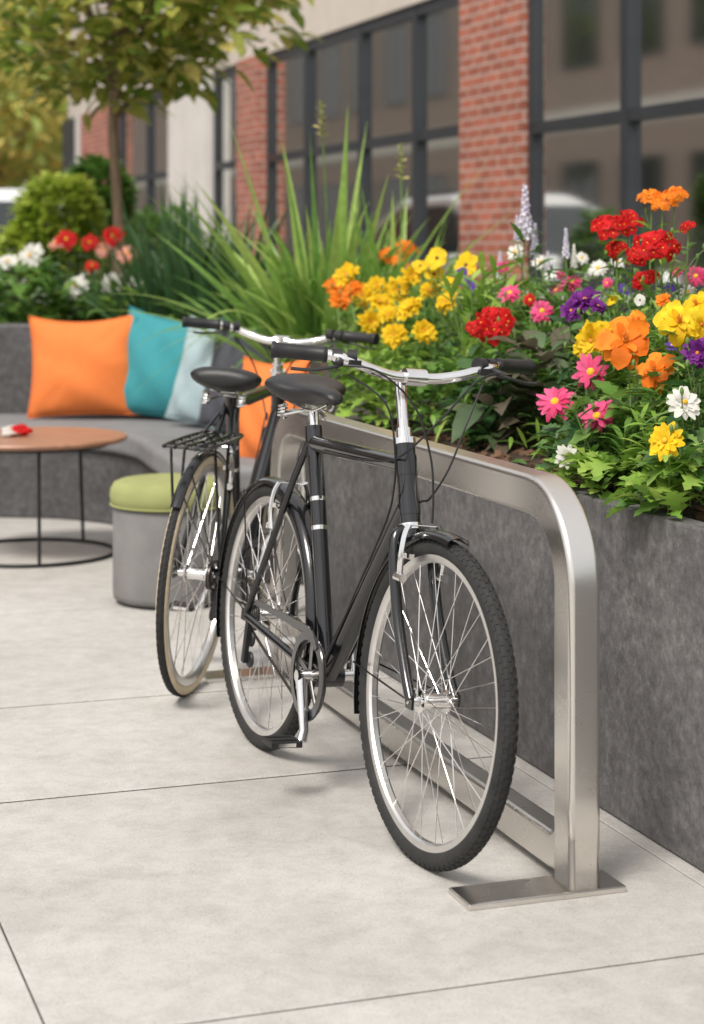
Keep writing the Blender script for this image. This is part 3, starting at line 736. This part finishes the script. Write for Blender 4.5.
def dirv(el=None):
    a=ru(0,2*PI); e=ru(.1,1.2) if el is None else el; return (math.cos(a)*math.cos(e),math.sin(a)*math.cos(e),math.sin(e))
def foliage(mb,base,ht,spread,n,L,Wr,lobed=0,m=0):
    for k in range(n):
        t=rnd()**.8; a=ru(0,2*PI); q=spread*math.sqrt(rnd())*(1-.35*t)
        p=(base.x+math.cos(a)*q*.75,base.y+math.sin(a)*q*.75,base.z+.02+ht*t)
        a2=a+ru(-.6,.6); e=ru(-.15,.9)
        d=(math.cos(a2)*math.cos(e),math.sin(a2)*math.cos(e),math.sin(e))
        l=L*ru(.5,1.2); mb.leaf(p,d,l,l*Wr,ru(.15,.55),m,8 if lobed else 4,.22,lobed)
def hash_(s):
    h=0
    for ch in s: h=(h*131+ord(ch))%1000003
    return h
def plant(name,label,cat,px,N,blooms,lf='lf_mid',n=70,L=.08,Wr=.42,lobed=0,spread=.12,group=None,soil=.70,D=None,fh=.6,maxh=None):
    random.seed(hash_(label))
    D0=DN(px,N) if D is None else D
    base=V(((px-352)*D0/F,D0,soil)); root=thing(name,label,cat,base,group=group)
    tops=[]; sm=MB(); fm=MB()
    for bl in blooms:
        bx_,by_,sz,kind,col=bl[:5]; dN=bl[5] if len(bl)>5 else 0
        Db=(DN(bx_,N+dN) if D is None else D0+dN)
        p=at(bx_,by_,Db)-base; r=sz*Db/F/2
        nv=None
        if kind!='spike': nv=V((ru(-.8,.4),-.9+ru(-.3,.3),ru(.1,1.1)))
        bloom(kind,col,p,r if kind!='spike' else r*2,root,nv)
        st_=V((p.x*.25+ru(-.02,.02),p.y*.25+ru(-.02,.02),0)); md=st_.lerp(p,.55)+V((ru(-.02,.02),ru(-.02,.02),.02))
        en=p-(nv.normalized()*.004 if nv else V((0,0,r)))
        pts=smooth([st_,md,en],6); sm.tube(pts,.0024,5); tops.append((st_,md,p))
        h=p.z
        if kind!='spike' and h>.12:
            for _ in range(2):
                t=ru(.5,.85); q=md.lerp(p,(t-.5)*2); e_=q+V((ru(-.06,.06),ru(-.05,.02),ru(.04,.10)))
                sm.tube([q,q.lerp(e_,.5)+V((0,0,.006)),e_],.0014,4); sm.tube([e_,e_+V((0,0,.006)),e_+V((0,0,.013)),e_+V((0,0,.018))],[.002,.0052,.0045,.001],6)
        for _ in range(int(6+h*20)):
            t=ru(.08,.92); q=st_.lerp(md,t*2) if t<.5 else md.lerp(p,(t-.5)*2); d=dirv(ru(0,.9)); l=L*ru(.45,1.1); fm.leaf(q,d,l,l*(.22 if not lobed else Wr*.7),ru(.2,.5),0,8 if lobed else 4,.2,lobed)
    sm.build('stem',M['stemg'],root,recalc=False)
    zt=(sum(p.z for _,_,p in tops)/len(tops))*fh if maxh is None else maxh
    cx=sum(p.x for _,_,p in tops)/len(tops)*.5; cy=sum(p.y for _,_,p in tops)/len(tops)*.5
    foliage(fm,V((cx,cy,0)),max(.05,zt),spread,n,L,Wr,lobed)
    fm.build('foliage',M[lf],root,recalc=False,sharp=0)
    return root
FP='flowering_plant'; fc_='flowering plant'
plant(FP,'bushy plant of small yellow blooms behind the handlebar grips, left end of the planter',fc_,385,2.32,[(346,275,30,'marigold','yellow'),(363,296,30,'marigold','yellow',.1),(381,302,31,'marigold','yellow'),(371,322,28,'marigold','yellow',-.08),(398,290,29,'marigold','yellow',.1),(409,308,32,'marigold','yellow'),(394,335,30,'marigold','yellow',-.1),(424,331,29,'marigold','yellow',-.1),(412,276,26,'marigold','yellow',.15),(388,314,24,'marigold','yellow',-.04),(377,285,22,'marigold','yellow',.12)],'lf_lime',150,.075,.35,.35,.22)
plant(FP,'low orange marigold mixed in at the left tip of the planter',fc_,345,2.28,[(340,299,26,'marigold','orange'),(353,289,24,'marigold','orange',.05),(334,286,22,'marigold','orange',.1)],'lf_mid',80,.07,.35,.35,.14)
plant(FP,'orange flat topped flowers rising above the yellow cluster',fc_,400,2.75,[(390,257,26,'cluster','orange'),(406,250,24,'cluster','orange',.1),(400,262,20,'cluster','orange')],'lf_mid',70,.09,.35,0,.15)
plant(FP,'yellow pansies with dark centres above the centre of the front handlebar',fc_,448,2.5,[(437,258,26,'pansy','yellow'),(434,274,24,'pansy','yellow'),(452,286,30,'marigold','yellow'),(466,265,28,'pansy','yellow',.05),(446,302,26,'marigold','yellow',-.05),(430,290,26,'marigold','yellow'),(420,266,20,'pansy','yellow')],'lf_mid',110,.08,.4,.3,.2)
plant(FP,'small violet flowers beside the yellow pansies',fc_,470,2.4,[(467,283,17,'pansy','violet'),(473,293,15,'pansy','violet',.05),(462,272,12,'pansy','violet',.1)],'lf_dark',50,.07,.3,0,.1)
plant(FP,'red geranium head low behind the front bicycle handlebar',fc_,492,2.26,[(496,324,46,'cluster','red'),(478,331,28,'cluster','red',.06)],'lf_dark',50,.10,.6,.12,.14)
plant('tall_spike_plant','tallest pale lilac flower spike right of the brick pillar base','spike flower',527,2.55,[(525,212,54,'spike','lilac'),(535,240,34,'spike','lilac',.06),(517,228,26,'spike','lilac',.03)],'lf_mid',60,.13,.2,0,.12)
plant('tall_spike_plant','shorter whitish lilac spikes between the tall spike and the red flowers','spike flower',568,2.6,[(566,243,30,'spike','lilac'),(500,265,28,'spike','lilac',.2),(574,256,24,'spike','white',.05),(548,262,22,'spike','lilac',.1)],'lf_mid',60,.13,.2,0,.12)
plant(FP,'small pink flowers left of the purple bloom',fc_,525,2.42,[(542,311,26,'daisy','pink'),(510,293,24,'daisy','pink'),(503,268,15,'daisy','pink',.08),(530,300,15,'daisy','red',.05)],'lf_mid',90,.11,.28,0,.16)
plant(FP,'deep purple ruffled bloom in the middle of the planter',fc_,580,2.36,[(585,300,36,'marigold','purple'),(571,311,26,'marigold','purple',-.04),(598,306,20,'marigold','purple')],'lf_dark',60,.09,.4,.2,.14)
plant(FP,'pink button flowers just above the purple bloom',fc_,572,2.62,[(572,282,24,'daisy','pink'),(556,290,16,'daisy','pink',.05),(560,275,12,'daisy','pink',.1)],'lf_mid',50,.09,.3,0,.12)
plant(FP,'yellow blooms beside the big orange lily like flower',fc_,590,2.22,[(592,341,42,'marigold','yellow'),(604,331,30,'marigold','yellow',.04),(581,349,22,'marigold','yellow')],'lf_mid',60,.09,.4,.3,.14)
plant(FP,'largest orange ruffled flowers in the right half of the planter',fc_,635,2.2,[(625,341,62,'lily','orange'),(656,371,44,'lily','orange',-.02),(634,322,30,'lily','orange',.06)],'lf_mid',60,.11,.4,.2,.15)
plant(FP,'tall red ruffled flowers above the orange ones',fc_,622,2.55,[(607,227,36,'cluster','red'),(628,222,32,'cluster','red',.04),(616,249,24,'cluster','red'),(641,281,22,'marigold','red',-.1)],'lf_mid',70,.11,.35,.2,.14)
plant(FP,'big red flower head left of the right picture edge',fc_,655,2.45,[(656,247,46,'cluster','red'),(638,257,28,'cluster','red',.04),(688,227,18,'cluster','red',.1),(650,277,20,'cluster','red')],'lf_mid',70,.10,.35,.2,.14)
plant(FP,'tallest orange flowers at the top right',fc_,668,2.6,[(652,200,30,'cluster','orange'),(675,197,28,'cluster','orange',.05),(662,206,22,'cluster','orange')],'lf_lime',60,.09,.3,0,.12)
plant(FP,'large clear yellow flower at the right picture edge',fc_,685,2.2,[(679,322,52,'lily','yellow'),(697,304,36,'lily','yellow',.06),(701,325,36,'lily','yellow',.02)],'lf_mid',60,.10,.4,.2,.15)
plant(FP,'pink daisies with many petals hanging over the planter rim',fc_,585,2.1,[(555,402,42,'daisy','pink'),(597,416,40,'daisy','pink'),(591,372,40,'daisy','pink',.06)],'lf_dark',40,.09,.42,.3,.13)
plant(FP,'single yellow daisy lowest at the front right of the planter',fc_,666,2.03,[(666,441,42,'zinnia','yellow',-.05)],'lf_lime',30,.085,.5,.4,.13,maxh=.06)
plant(FP,'white ruffled bloom at the front right above the yellow daisy',fc_,684,2.08,[(684,403,38,'zinnia','white',-.03)],'lf_mid',40,.09,.45,.3,.13)
plant(FP,'little white bloom on the planter rim near the front of the rack',fc_,567,2.05,[(567,456,28,'zinnia','white',-.05)],'lf_lime',20,.07,.5,.4,.08,maxh=.03)
plant(FP,'dark magenta bloom cut by the right picture edge',fc_,698,2.2,[(698,353,34,'marigold','purple')],'lf_dark',50,.09,.4,.2,.12)
plant(FP,'white flowers at the back of the planter under the red heads',fc_,600,2.85,[(598,268,22,'daisy','white'),(618,262,16,'daisy','white',.04),(540,262,18,'daisy','white',.05),(515,252,20,'daisy','white'),(582,258,15,'daisy','white')],'lf_mid',90,.10,.3,0,.3)
plant(FP,'mixed pink and violet flowers at the back right of the planter',fc_,690,2.7,[(696,276,22,'daisy','pink'),(668,290,18,'pansy','violet'),(688,292,18,'daisy','white'),(625,290,16,'daisy','violet'),(676,272,14,'daisy','pink')],'lf_mid',90,.10,.3,0,.22)
plant(FP,'scattered small yellow and orange buds between the red and orange flowers',fc_,640,2.38,[(612,300,16,'pansy','yellow'),(662,300,18,'marigold','orange'),(640,300,13,'pansy','white'),(672,345,14,'daisy','violet'),(607,283,12,'daisy','pink')],'lf_lime',70,.08,.35,.2,.2)
def leafplant(name,label,cat,px,N,ht,n,L,Wr,lf,lobed=0,spread=.15,soil=.70,D=None,upright=False):
    random.seed(hash_(label)); D0=DN(px,N) if D is None else D
    root=thing(name,label,cat,((px-352)*D0/F,D0,soil)); fm=MB()
    if upright:
        sm=MB()
        for k in range(max(3,n//24)):
            a=ru(0,6.28); q=ru(.02,spread*.6); top=V((math.cos(a)*q*1.8,math.sin(a)*q*1.8,ht*ru(.7,1))); b0=V((math.cos(a)*q*.4,math.sin(a)*q*.4,0))
            sm.tube([b0,top],.003,5)
            for j in range(24):
                t=ru(.1,1); p=b0.lerp(top,t); e=ru(.35,1.1); aa=j*2.4+k; d=(math.cos(aa)*math.cos(e),math.sin(aa)*math.cos(e),math.sin(e)); l=L*ru(.7,1.15)
                fm.leaf(p,d,l,l*Wr,ru(.2,.5),0,5,.22)
        sm.build('stem',M['stemg'],root,recalc=False)
    else: foliage(fm,V((0,0,0)),ht,spread,n,L,Wr,lobed)
    fm.build('foliage',M[lf],root,recalc=False,sharp=0); return root
leafplant('leafy_plant','upright lance leaved plant behind the front bicycle brake lever','plant',492,2.45,.52,260,.17,.15,'lf_lime',0,.17,upright=True)
leafplant('leafy_plant','plum tinted broad leaved plant at the planter front by the right handlebar grip','plant',500,2.26,.18,36,.14,.5,'lf_plum',0,.11)
leafplant('leafy_plant','glossy broad leaved plant in front of the purple bloom','plant',545,2.36,.30,55,.15,.42,'lf_plum',0,.14)
leafplant('leafy_plant','bright green lobed foliage spilling over the rim beneath the pink daisies','plant',612,2.07,.08,75,.085,.6,'lf_lime',.45,.14)
leafplant('leafy_plant','lobed green foliage at the right picture edge under the white bloom','plant',692,2.08,.12,75,.085,.6,'lf_lime',.45,.15)
leafplant('leafy_plant','mid green lobed foliage below the red geranium','plant',440,2.24,.20,90,.09,.5,'lf_mid',.45,.16)
leafplant('leafy_plant','frilly light green foliage under the yellow blooms at the far end','plant',378,2.15,.22,230,.08,.5,'lf_lime',.45,.22)
leafplant('leafy_plant','tall lance leaved stems behind the yellow daisy','plant',640,2.45,.42,220,.14,.16,'lf_lime',0,.2,upright=True)
leafplant('leafy_plant','thin leaved upright stems between the purple bloom and the red geranium','plant',548,2.6,.50,190,.13,.14,'lf_mid',0,.18,upright=True)
leafplant('leafy_plant','narrow leaved sprigs in front of the large orange flowers','plant',618,2.14,.22,150,.09,.16,'lf_mid',0,.14,upright=True)
leafplant('leafy_plant','narrow leaved sprigs between the white bloom and the large yellow flower','plant',672,2.14,.26,150,.09,.16,'lf_lime',0,.14,upright=True)
random.seed(21); gc=MB()
for k in range(6000):
    n_=2.12+.80*rnd(); u_=ru(2.1,6.75 if n_>2.42 else 6.03)
    if n_<2.34 and rnd()<.85: continue
    hmax=.04+.42*min(1,(n_-2.1)/.6)
    z=.705+hmax*rnd()
    p=NU(n_,u_,z); e=ru(-.1,1.2); a=ru(0,6.28); l=ru(.05,.14)
    gc.leaf(tuple(p),(math.cos(a)*math.cos(e),math.sin(a)*math.cos(e),math.sin(e)),l,l*ru(.10,.32),ru(.2,.6),random.choice((0,0,1,2)),4,.2)
o=gc.build('ground_cover',[M['lf_mid'],M['lf_dark'],M['lf_lime']],recalc=False,sharp=0); tag(o,'mixed green leafy ground cover filling the long flower planter','plants',kind='stuff')
random.seed(22); gc=MB()
for k in range(5200):
    x,y=ru(-3.3,.5),ru(7.5,12.2)
    ok=y>10.0
    for i in range(len(bo2)-1):
        a=bo2[i];b_=bo2[i+1]
        if a.y<=y<=b_.y: ok=x>a.x+(b_.x-a.x)*(y-a.y)/(b_.y-a.y+1e-6)+.1; break
    if not ok: continue
    z=.69+ru(0,.40); e=ru(-.1,1.0); a=ru(0,6.28); l=ru(.08,.17)
    gc.leaf((x,y,z),(math.cos(a)*math.cos(e),math.sin(a)*math.cos(e),math.sin(e)),l,l*ru(.25,.45),ru(.2,.5),random.choice((0,0,1,2)),4,.2)
o=gc.build('ground_cover',[M['lf_mid'],M['lf_dark'],M['lf_lime']],recalc=False,sharp=0); tag(o,'leafy ground cover filling the planter behind the bench','plants',kind='stuff')
plant(FP,'white rose like blooms behind the backrest at the left picture edge',fc_,40,0,[(31,256,30,'zinnia','white'),(76,287,28,'zinnia','white',-.1),(8,262,22,'zinnia','white'),(44,300,18,'zinnia','white'),(20,282,16,'zinnia','white')],'lf_mid',240,.13,.5,0,.4,soil=.68,D=10.3)
plant(FP,'red and blush blooms behind the white ones at the left',fc_,80,0,[(66,240,24,'zinnia','red'),(90,243,20,'zinnia','red',.1),(56,244,18,'zinnia','blush'),(113,236,22,'zinnia','red'),(104,250,18,'zinnia','blush')],'lf_dark',260,.13,.5,0,.4,soil=.68,D=10.9)
plant(FP,'pale green white and coral blooms left of the tree trunk base',fc_,115,0,[(112,285,26,'zinnia','white'),(128,254,22,'zinnia','blush'),(92,266,16,'zinnia','red'),(143,262,18,'zinnia','red'),(135,282,16,'zinnia','white')],'lf_mid',220,.12,.5,0,.3,soil=.68,D=10.4)
leafplant('leafy_plant','broad green foliage below the white blooms behind the bench at left','plant',10,0,.5,200,.15,.5,'lf_mid',0,.4,.68,10.15)
def grass(name,label,cat,px,D,n,ht,wd,lf,spr,droop,soil=.68,stalks=0,lo=.45):
    random.seed(hash_(label)); root=thing(name,label,cat,((px-352)*D/F,D,soil)); mb=MB()
    for k in range(n):
        a=ru(0,6.28); q=ru(0,spr*.35); e=R(ru(58,86)) if rnd()>lo else R(ru(38,62)); l=ht*ru(.55,1.2)
        mb.leaf((math.cos(a)*q,math.sin(a)*q,0),(math.cos(a)*math.cos(e),math.sin(a)*math.cos(e),math.sin(e)),l,wd*ru(.6,1.2),droop*ru(.3,1.7),0,14,.35,tip=.45)
    mb.build('leaf_blades',M[lf],root,recalc=False,sharp=0)
    for k in range(stalks):
        s=MB(); a=ru(0,6.28); tp=V((math.cos(a)*.14,math.sin(a)*.14,ht*ru(1.02,1.12))); s.tube(smooth([(0,0,0),tp*.5+V((.02,0,0)),tp],5),.0035,5,0)
        for j in range(16):
            t=j/16; q=tp-V((0,0,.16*(1-t))); an=j*2.4; s.leaf(tuple(q),(math.cos(an)*.8,math.sin(an)*.8,.4),.045*(1.2-.6*t),.022,.2,1,3,.2)
        s.build('flower_stalk',[M['stemg'],P['seed']],root,recalc=False)
    return root
grass('ornamental_grass','big arching clump of ornamental grass in front of the brick pillar','grass plant',325,8.35,190,1.22,.066,'lf_grass',.5,.40,stalks=1)
grass('ornamental_grass','smaller grass clump spreading right of the big arching clump','grass plant',392,8.1,110,.95,.056,'lf_grass',.4,.46,soil=.70,stalks=1)
grass('ornamental_grass','loose grass tuft left of the big arching clump','grass plant',282,8.9,110,.92,.056,'lf_grass',.4,.5)
grass('spiky_plant','dark sword leaved plant between the tree trunk and the grasses','plant',180,9.95,130,.98,.055,'lf_iris',.45,.12,lo=.15)
grass('spiky_plant','second dark sword leaved plant nearer the grasses','plant',218,9.8,120,.95,.052,'lf_iris',.4,.14,lo=.15)

# ---------------------------------------------------------------- trees and bushes
def tree(label,x,y,z0,zc,rx,ry,rz,nc,per,L,lf,tr,Wr=.48,seed=1,spread=(.10,.2)):
    random.seed(seed); root=thing('tree',label,'tree',(x,y,z0)); t=MB(); zc-=z0
    top=zc-rz*.35; trunk=smooth([(0,0,-.05),(.02,.01,top*.35),(-.015,0,top*.7),(.0,.0,top)],6)
    n=len(trunk); t.tube(trunk,[tr*(1-.35*i/n) for i in range(n)],12)
    cl=[]
    for k in range(nc):
        while True:
            p=V((ru(-1,1),ru(-1,1),ru(-1,1)))
            if .25<p.length<1: break
        p=p.normalized()*(p.length**.5)
        cl.append(V((p.x*rx,p.y*ry,zc+p.z*rz*(1 if p.z>0 else .8))))
    for k in range(0,nc,max(1,nc//26)):
        c=cl[k]; s=V((0,0,top*ru(.72,1))); t.tube(smooth([s,s.lerp(c,.5)+V((ru(-.05,.05),ru(-.05,.05),.06)),c],5),[tr*.42*(1-.8*i/10) for i in range(11)],6)
    t.build('trunk',M['bark_t'],root)
    f=MB()
    for c in cl:
        cr_=ru(*spread)*rx
        for j in range(per):
            d=V((ru(-1,1),ru(-1,1),ru(-1,1))); p=c+d*cr_; e=ru(-.6,.6); a=math.atan2(d.y,d.x)+ru(-.7,.7); l=L*ru(.6,1.2)
            f.leaf(tuple(p),(math.cos(a)*math.cos(e),math.sin(a)*math.cos(e),math.sin(e)),l,l*Wr,ru(.1,.5),0,4,.2)
    f.build('crown',M[lf],root,recalc=False,sharp=0); return root
tree('slender tree with broad yellowing leaves behind the curved bench',-1.42,11.4,.68,2.86,.99,.95,.80,190,15,.16,'lf_tree',.038,.50,seed=11,spread=(.10,.19))
tree('distant yellowing tree at the far left beyond the street',-8.4,44,0,4.2,3.0,3,2.6,150,26,.45,'lf_autumn',.2,seed=12)
tree('distant pale green tree beside the end of the building',-6.0,50,0,3.6,2.4,2.4,2.3,130,24,.45,'lf_hedge',.18,seed=13)
tree('distant tall green tree behind the yellowing trees at the far left',-12,60,0,7,6,5,5,190,26,.8,'lf_hedge',.3,seed=14)
def bush(label,px,ytop,D,rx,lf,n,L,seed):
    random.seed(seed); zt=CH-(ytop-HY)*D/F; root=thing('shrub',label,'shrub',((px-352)*D/F,D,0)); f=MB()
    for k in range(n):
        # rounded head on a column of leaves, denser near the surface
        th=ru(0,2*PI); z=ru(-1,1); q=math.sqrt(1-z*z); rr_=ru(.72,1.03)
        p=V((math.cos(th)*q*rr_*rx,math.sin(th)*q*rr_*rx,zt-rx*1.25+z*rr_*rx*1.25)) if k%3 else V((math.cos(th)*rx*.95,math.sin(th)*rx*.95,ru(.1,zt-rx)))
        a=th+ru(-.7,.7); e=ru(-.2,1.0); l=L*ru(.6,1.2)
        f.leaf(tuple(p),(math.cos(a)*math.cos(e),math.sin(a)*math.cos(e),math.sin(e)),l,l*.55,.2,0,3,.2)
    f.build('foliage',M[lf],root,recalc=False,sharp=0)
    s=MB()
    for k in range(6): a=k*1.05; s.tube([(0,0,0),(math.cos(a)*rx*.6,math.sin(a)*rx*.6,zt*.8)],.015,6)
    s.build('branch',M['bark_t'],root)
bush('yellow green rounded shrub beside the white car',58,176,12.9,.27,'lf_hedge',2800,.10,31)
bush('mid green rounded shrub between the yellow green shrub and the brick wall',98,160,14.5,.23,'lf_mid',2600,.10,32)
bush('low bright shrub in front of the white car',14,226,12.8,.30,'lf_hedge',2400,.10,33)
bush('leafy shrub right of the tree trunk against the pale column',160,208,15.5,.4,'lf_mid',2400,.11,34)

# ---------------------------------------------------------------- building
bd=thing('shop_building','shop building with red brick pillars, dark framed windows and beige band','building',(1.046,14,0),(0,0,AX))
HD=3.28; XE=17.0
def part(name,mt,parent=bd,**k):
    def f(mb): return mb.build(name,mt,parent,smooth=False,**k)
    return f
w=MB(); w.bx(.60,XE,-.30,.02,HD,3.95); w.bx(-9,-.61,-.30,.02,HD,3.95); part('fascia',M['beige'])(w)
w=MB(); w.bx(-9,XE,-.30,-.02,3.952,7.5); part('wall',M['beige'])(w)
w=MB(); w.bx(-9,XE,-8,-.302,3.96,4.1); part('roof_slab',M['beige'])(w)
w=MB(); w.bx(XE-.2,XE-.01,-8,-.31,0,3.955); part('end_wall',M['beige'])(w)
def bpillar(x0,x1,y0=-.3,y1=.035,z1=3.95,mt='brick'):
    w=MB(); w.bx(x0,x1,y0,y1,0,z1); part('brick_pillar' if mt=='brick' else 'column',M[mt])(w)
bpillar(-.60,.59,z1=7.4); bpillar(5.95,6.75,z1=HD-.002,y1=.1); bpillar(13.3,15.6,z1=HD-.002,y1=.1); bpillar(8.1,9.9,z1=HD-.002,mt='pale_col',y1=.1); bpillar(15.61,16.0,z1=HD-.002,mt='pale_col',y1=.1); bpillar(-9,-8,z1=HD-.002)
def windowrun(x0,x1,muls,sillz=.95,tz=2.2):
    w=MB(); w.bx(x0,x1,-.28,-.01,0,sillz-.06); part('wall',M['greybase'])(w)
    w=MB(); w.bx(x0,x1,-.2,.06,sillz-.055,sillz); part('sill',M['sill'])(w)
    xs=[x0]+muls+[x1]
    for i in range(len(xs)-1):
        a,b_=xs[i],xs[i+1]; fr_=MB(); t=.05
        fr_.bx(a+.002,a+t,-.13,-.0,sillz+.002,HD-.002); fr_.bx(b_-t,b_-.002,-.13,-.0,sillz+.002,HD-.002)
        fr_.bx(a+t+.001,b_-t-.001,-.125,-.005,sillz+.002,sillz+.07); fr_.bx(a+t+.001,b_-t-.001,-.125,-.005,HD-.1,HD-.002); fr_.bx(a+t+.001,b_-t-.001,-.125,-.005,tz-.04,tz+.04)
        wo=part('window',M['frame'])(fr_)
        for z0,z1 in ((sillz+.071,tz-.041),(tz+.041,HD-.101)):
            p=MB(); y=-.05; p.add([(a+t,y,z0),(b_-t,y,z0),(b_-t,y,z1),(a+t,y,z1)],[(0,1,2,3)]); p.build('pane',M['glass'],wo,smooth=False,recalc=False)
windowrun(-8,-.61,[-6.5,-4.9,-3.45,-2.08],1.0,2.13)
windowrun(.60,5.94,[1.66,3.02,4.62])
windowrun(6.76,8.09,[]); windowrun(9.91,13.29,[11.5])
w=MB(); w.bx(16.02,16.98,-.3,.12,0,HD-.01); part('door_post',M['frame'])(w)
w=MB(); w.bx(-9,XE-.21,-6.2,-6,0,3.955); part('interior_wall',M['inside'])(w)
w=MB(); w.bx(-9,XE-.21,-5.99,-.31,.0,.03); part('interior_floor',M['insidedark'])(w)
w=MB(); w.bx(-9,XE-.21,-5.99,-.31,3.3,3.4); part('ceiling',M['insidedark'])(w)
random.seed(77)
for k in range(14):
    x=-7+k*1.3+ru(-.3,.3); y=ru(-4.2,-1.2); w=MB(); hh=ru(1.0,2.4)
    w.bx(x,x+ru(.3,.7),y,y+.35,.032,hh); 
    for q in range(3): w.bx(x-.05,x+.75,y-.02,y+.4,.3+q*hh/3,.34+q*hh/3)
    part('display_shelf',M[('inside','rust','pale_col','lampwarm','inside')[k%5]])(w)
ob=thing('brick_building','long brown brick building across the street, mirrored in the shop windows','building',(-10.5,7,0),(0,0,AX))
w=MB(); w.bx(0,110,0,.4,0,13.5); w.build('wall',M['brown_brick'],ob,smooth=False)
w=MB(); w.bx(0,110,-.04,.45,3.9,4.4); w.build('stone_band',M['beige'],ob,smooth=False)
for zz in (0,4.4):
  for k in range(22):
    f_=MB(); x=1+k*3
    for a in ((x,x+.08,.9,3.2),(x+1.72,x+1.8,.9,3.2),(x+.081,x+1.719,.9,.98),(x+.081,x+1.719,3.12,3.2),(x+.86,x+.94,.981,3.119)): f_.bx(a[0],a[1],-.06,.02,a[2]+zz,a[3]+zz)
    wo=f_.build('window',M['frame'],ob,smooth=False)
    p=MB(); p.bx(x+.081,x+1.719,-.02,-.01,.981+zz,3.119+zz); p.build('pane',M['carglass'],wo,smooth=False)

# ---------------------------------------------------------------- car
car=thing('parked_car','white car parked at the far left beyond the shrubs','car',(-3.12,17.2,0),(0,0,AX))
prof=[(-.05,.35),(-.08,.75),(.0,1.0),(.95,1.14),(1.55,1.72),(2.1,1.86),(3.6,1.84),(4.35,1.55),(4.6,1.15),(4.68,.7),(4.6,.35)]
def carbody(mb,prof,hw):
    n=len(prof); vs=[]
    for side,(k) in ((-1,0),(-.88,1),(.88,1),(1,0)):
        for x,z in prof:
            tuck=max(0,(z-1.1))*.22
            vs.append((x,side*(hw-tuck),z+(0.02 if k else -.02 if z>1.2 else 0)))
    fs=[(a*n+i,a*n+(i+1)%n,(a+1)*n+(i+1)%n,(a+1)*n+i) for a in range(3) for i in range(n)]+[tuple(range(n)),tuple(3*n+i for i in range(n))[::-1]]
    mb.add(vs,fs)
w=MB(); carbody(w,prof,.92); w.build('body',M['white'],car,bevel=.03,smooth=False)
w=MB(); w.add([(1.0,-.74,1.19),(1.0,.74,1.19),(1.52,.66,1.71),(1.52,-.66,1.71)],[(0,1,2,3)]); 
for v in range(len(w.v)): w.v[v]=(w.v[v][0]-.025,w.v[v][1],w.v[v][2]+.03)
w.build('windscreen',M['carglass'],car,smooth=False)
for sd in (-1,1):
    w=MB(); q=[(1.25,1.17),(1.62,1.62),(2.15,1.75),(3.55,1.73),(4.2,1.5),(4.35,1.18)]
    w.add([(x,sd*(.935-max(0,z-1.1)*.22),z) for x,z in q],[tuple(range(6))]); w.build('side_window',M['carglass'],car,smooth=False)
    w=MB(); w.tube([(2.0,sd*.66,1.90),(3.5,sd*.66,1.89)],.018,6); w.build('roof_rail',M['matte'],car)
    w=MB(); w.box((-.06,sd*.68,.84),(.08,.32,.13)); w.build('headlight',M['chrome'],car,bevel=.02,smooth=False)
    w=MB(); w.box((1.35,sd*1.0,1.15),(.1,.16,.12)); w.build('door_mirror',M['white'],car,bevel=.03,smooth=False)
    for x in (.85,3.75):
        mx_=Matrix.Translation((x,sd*.84,.30))@Matrix.Rotation(PI/2,4,'X')
        w=MB(mx_); w.lathe([(.2,-.1),(.32,-.1),(.34,-.07),(.34,.07),(.32,.1),(.2,.1)],32,0,None,True); wo=w.build('wheel',M['rubber'],car)
        w=MB(mx_); w.lathe([(0,-.09),(.2,-.09),(.205,0),(.2,.09),(0,.09)],24); w.build('rim',M['alloy'],wo)

# ---------------------------------------------------------------- camera, light, world
cam=bpy.data.cameras.new('camera'); co=bpy.data.objects.new('camera',cam); C.objects.link(co)
co.location=(0,0,CH); co.rotation_euler=(PI/2,0,0)
cam.sensor_fit='HORIZONTAL'; cam.sensor_width=24; cam.lens=F*24/704; cam.shift_y=-(512-HY)/704
cam.clip_end=1000; cam.clip_start=.05
cam.dof.use_dof=True; cam.dof.focus_distance=4.35; cam.dof.aperture_fstop=3.2
bpy.context.scene.camera=co
sun=bpy.data.lights.new('sun','SUN'); sun.energy=3.2; sun.angle=R(18); sun.color=(1,.955,.89)
so=bpy.data.objects.new('sun',sun); C.objects.link(so)
sd=V((-.42,-.62,1.05)).normalized()
so.rotation_euler=sd.to_track_quat('Z','Y').to_euler()
W=bpy.data.worlds.new('World'); bpy.context.scene.world=W; W.use_nodes=True; nt=W.node_tree
sky=nt.nodes.new('ShaderNodeTexSky'); sky.sky_type='NISHITA'; sky.sun_disc=False
sky.sun_elevation=math.asin(sd.z); sky.sun_rotation=math.atan2(sd.x,sd.y); sky.dust_density=4; sky.air_density=.8; sky.ozone_density=.6
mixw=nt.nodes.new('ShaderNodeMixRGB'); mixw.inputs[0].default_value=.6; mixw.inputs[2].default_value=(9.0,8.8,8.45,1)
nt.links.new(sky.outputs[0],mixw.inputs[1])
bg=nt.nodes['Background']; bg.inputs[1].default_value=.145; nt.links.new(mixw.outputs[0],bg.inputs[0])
s=bpy.context.scene; s.view_settings.view_transform='Standard'; s.view_settings.look='None'; s.view_settings.exposure=0
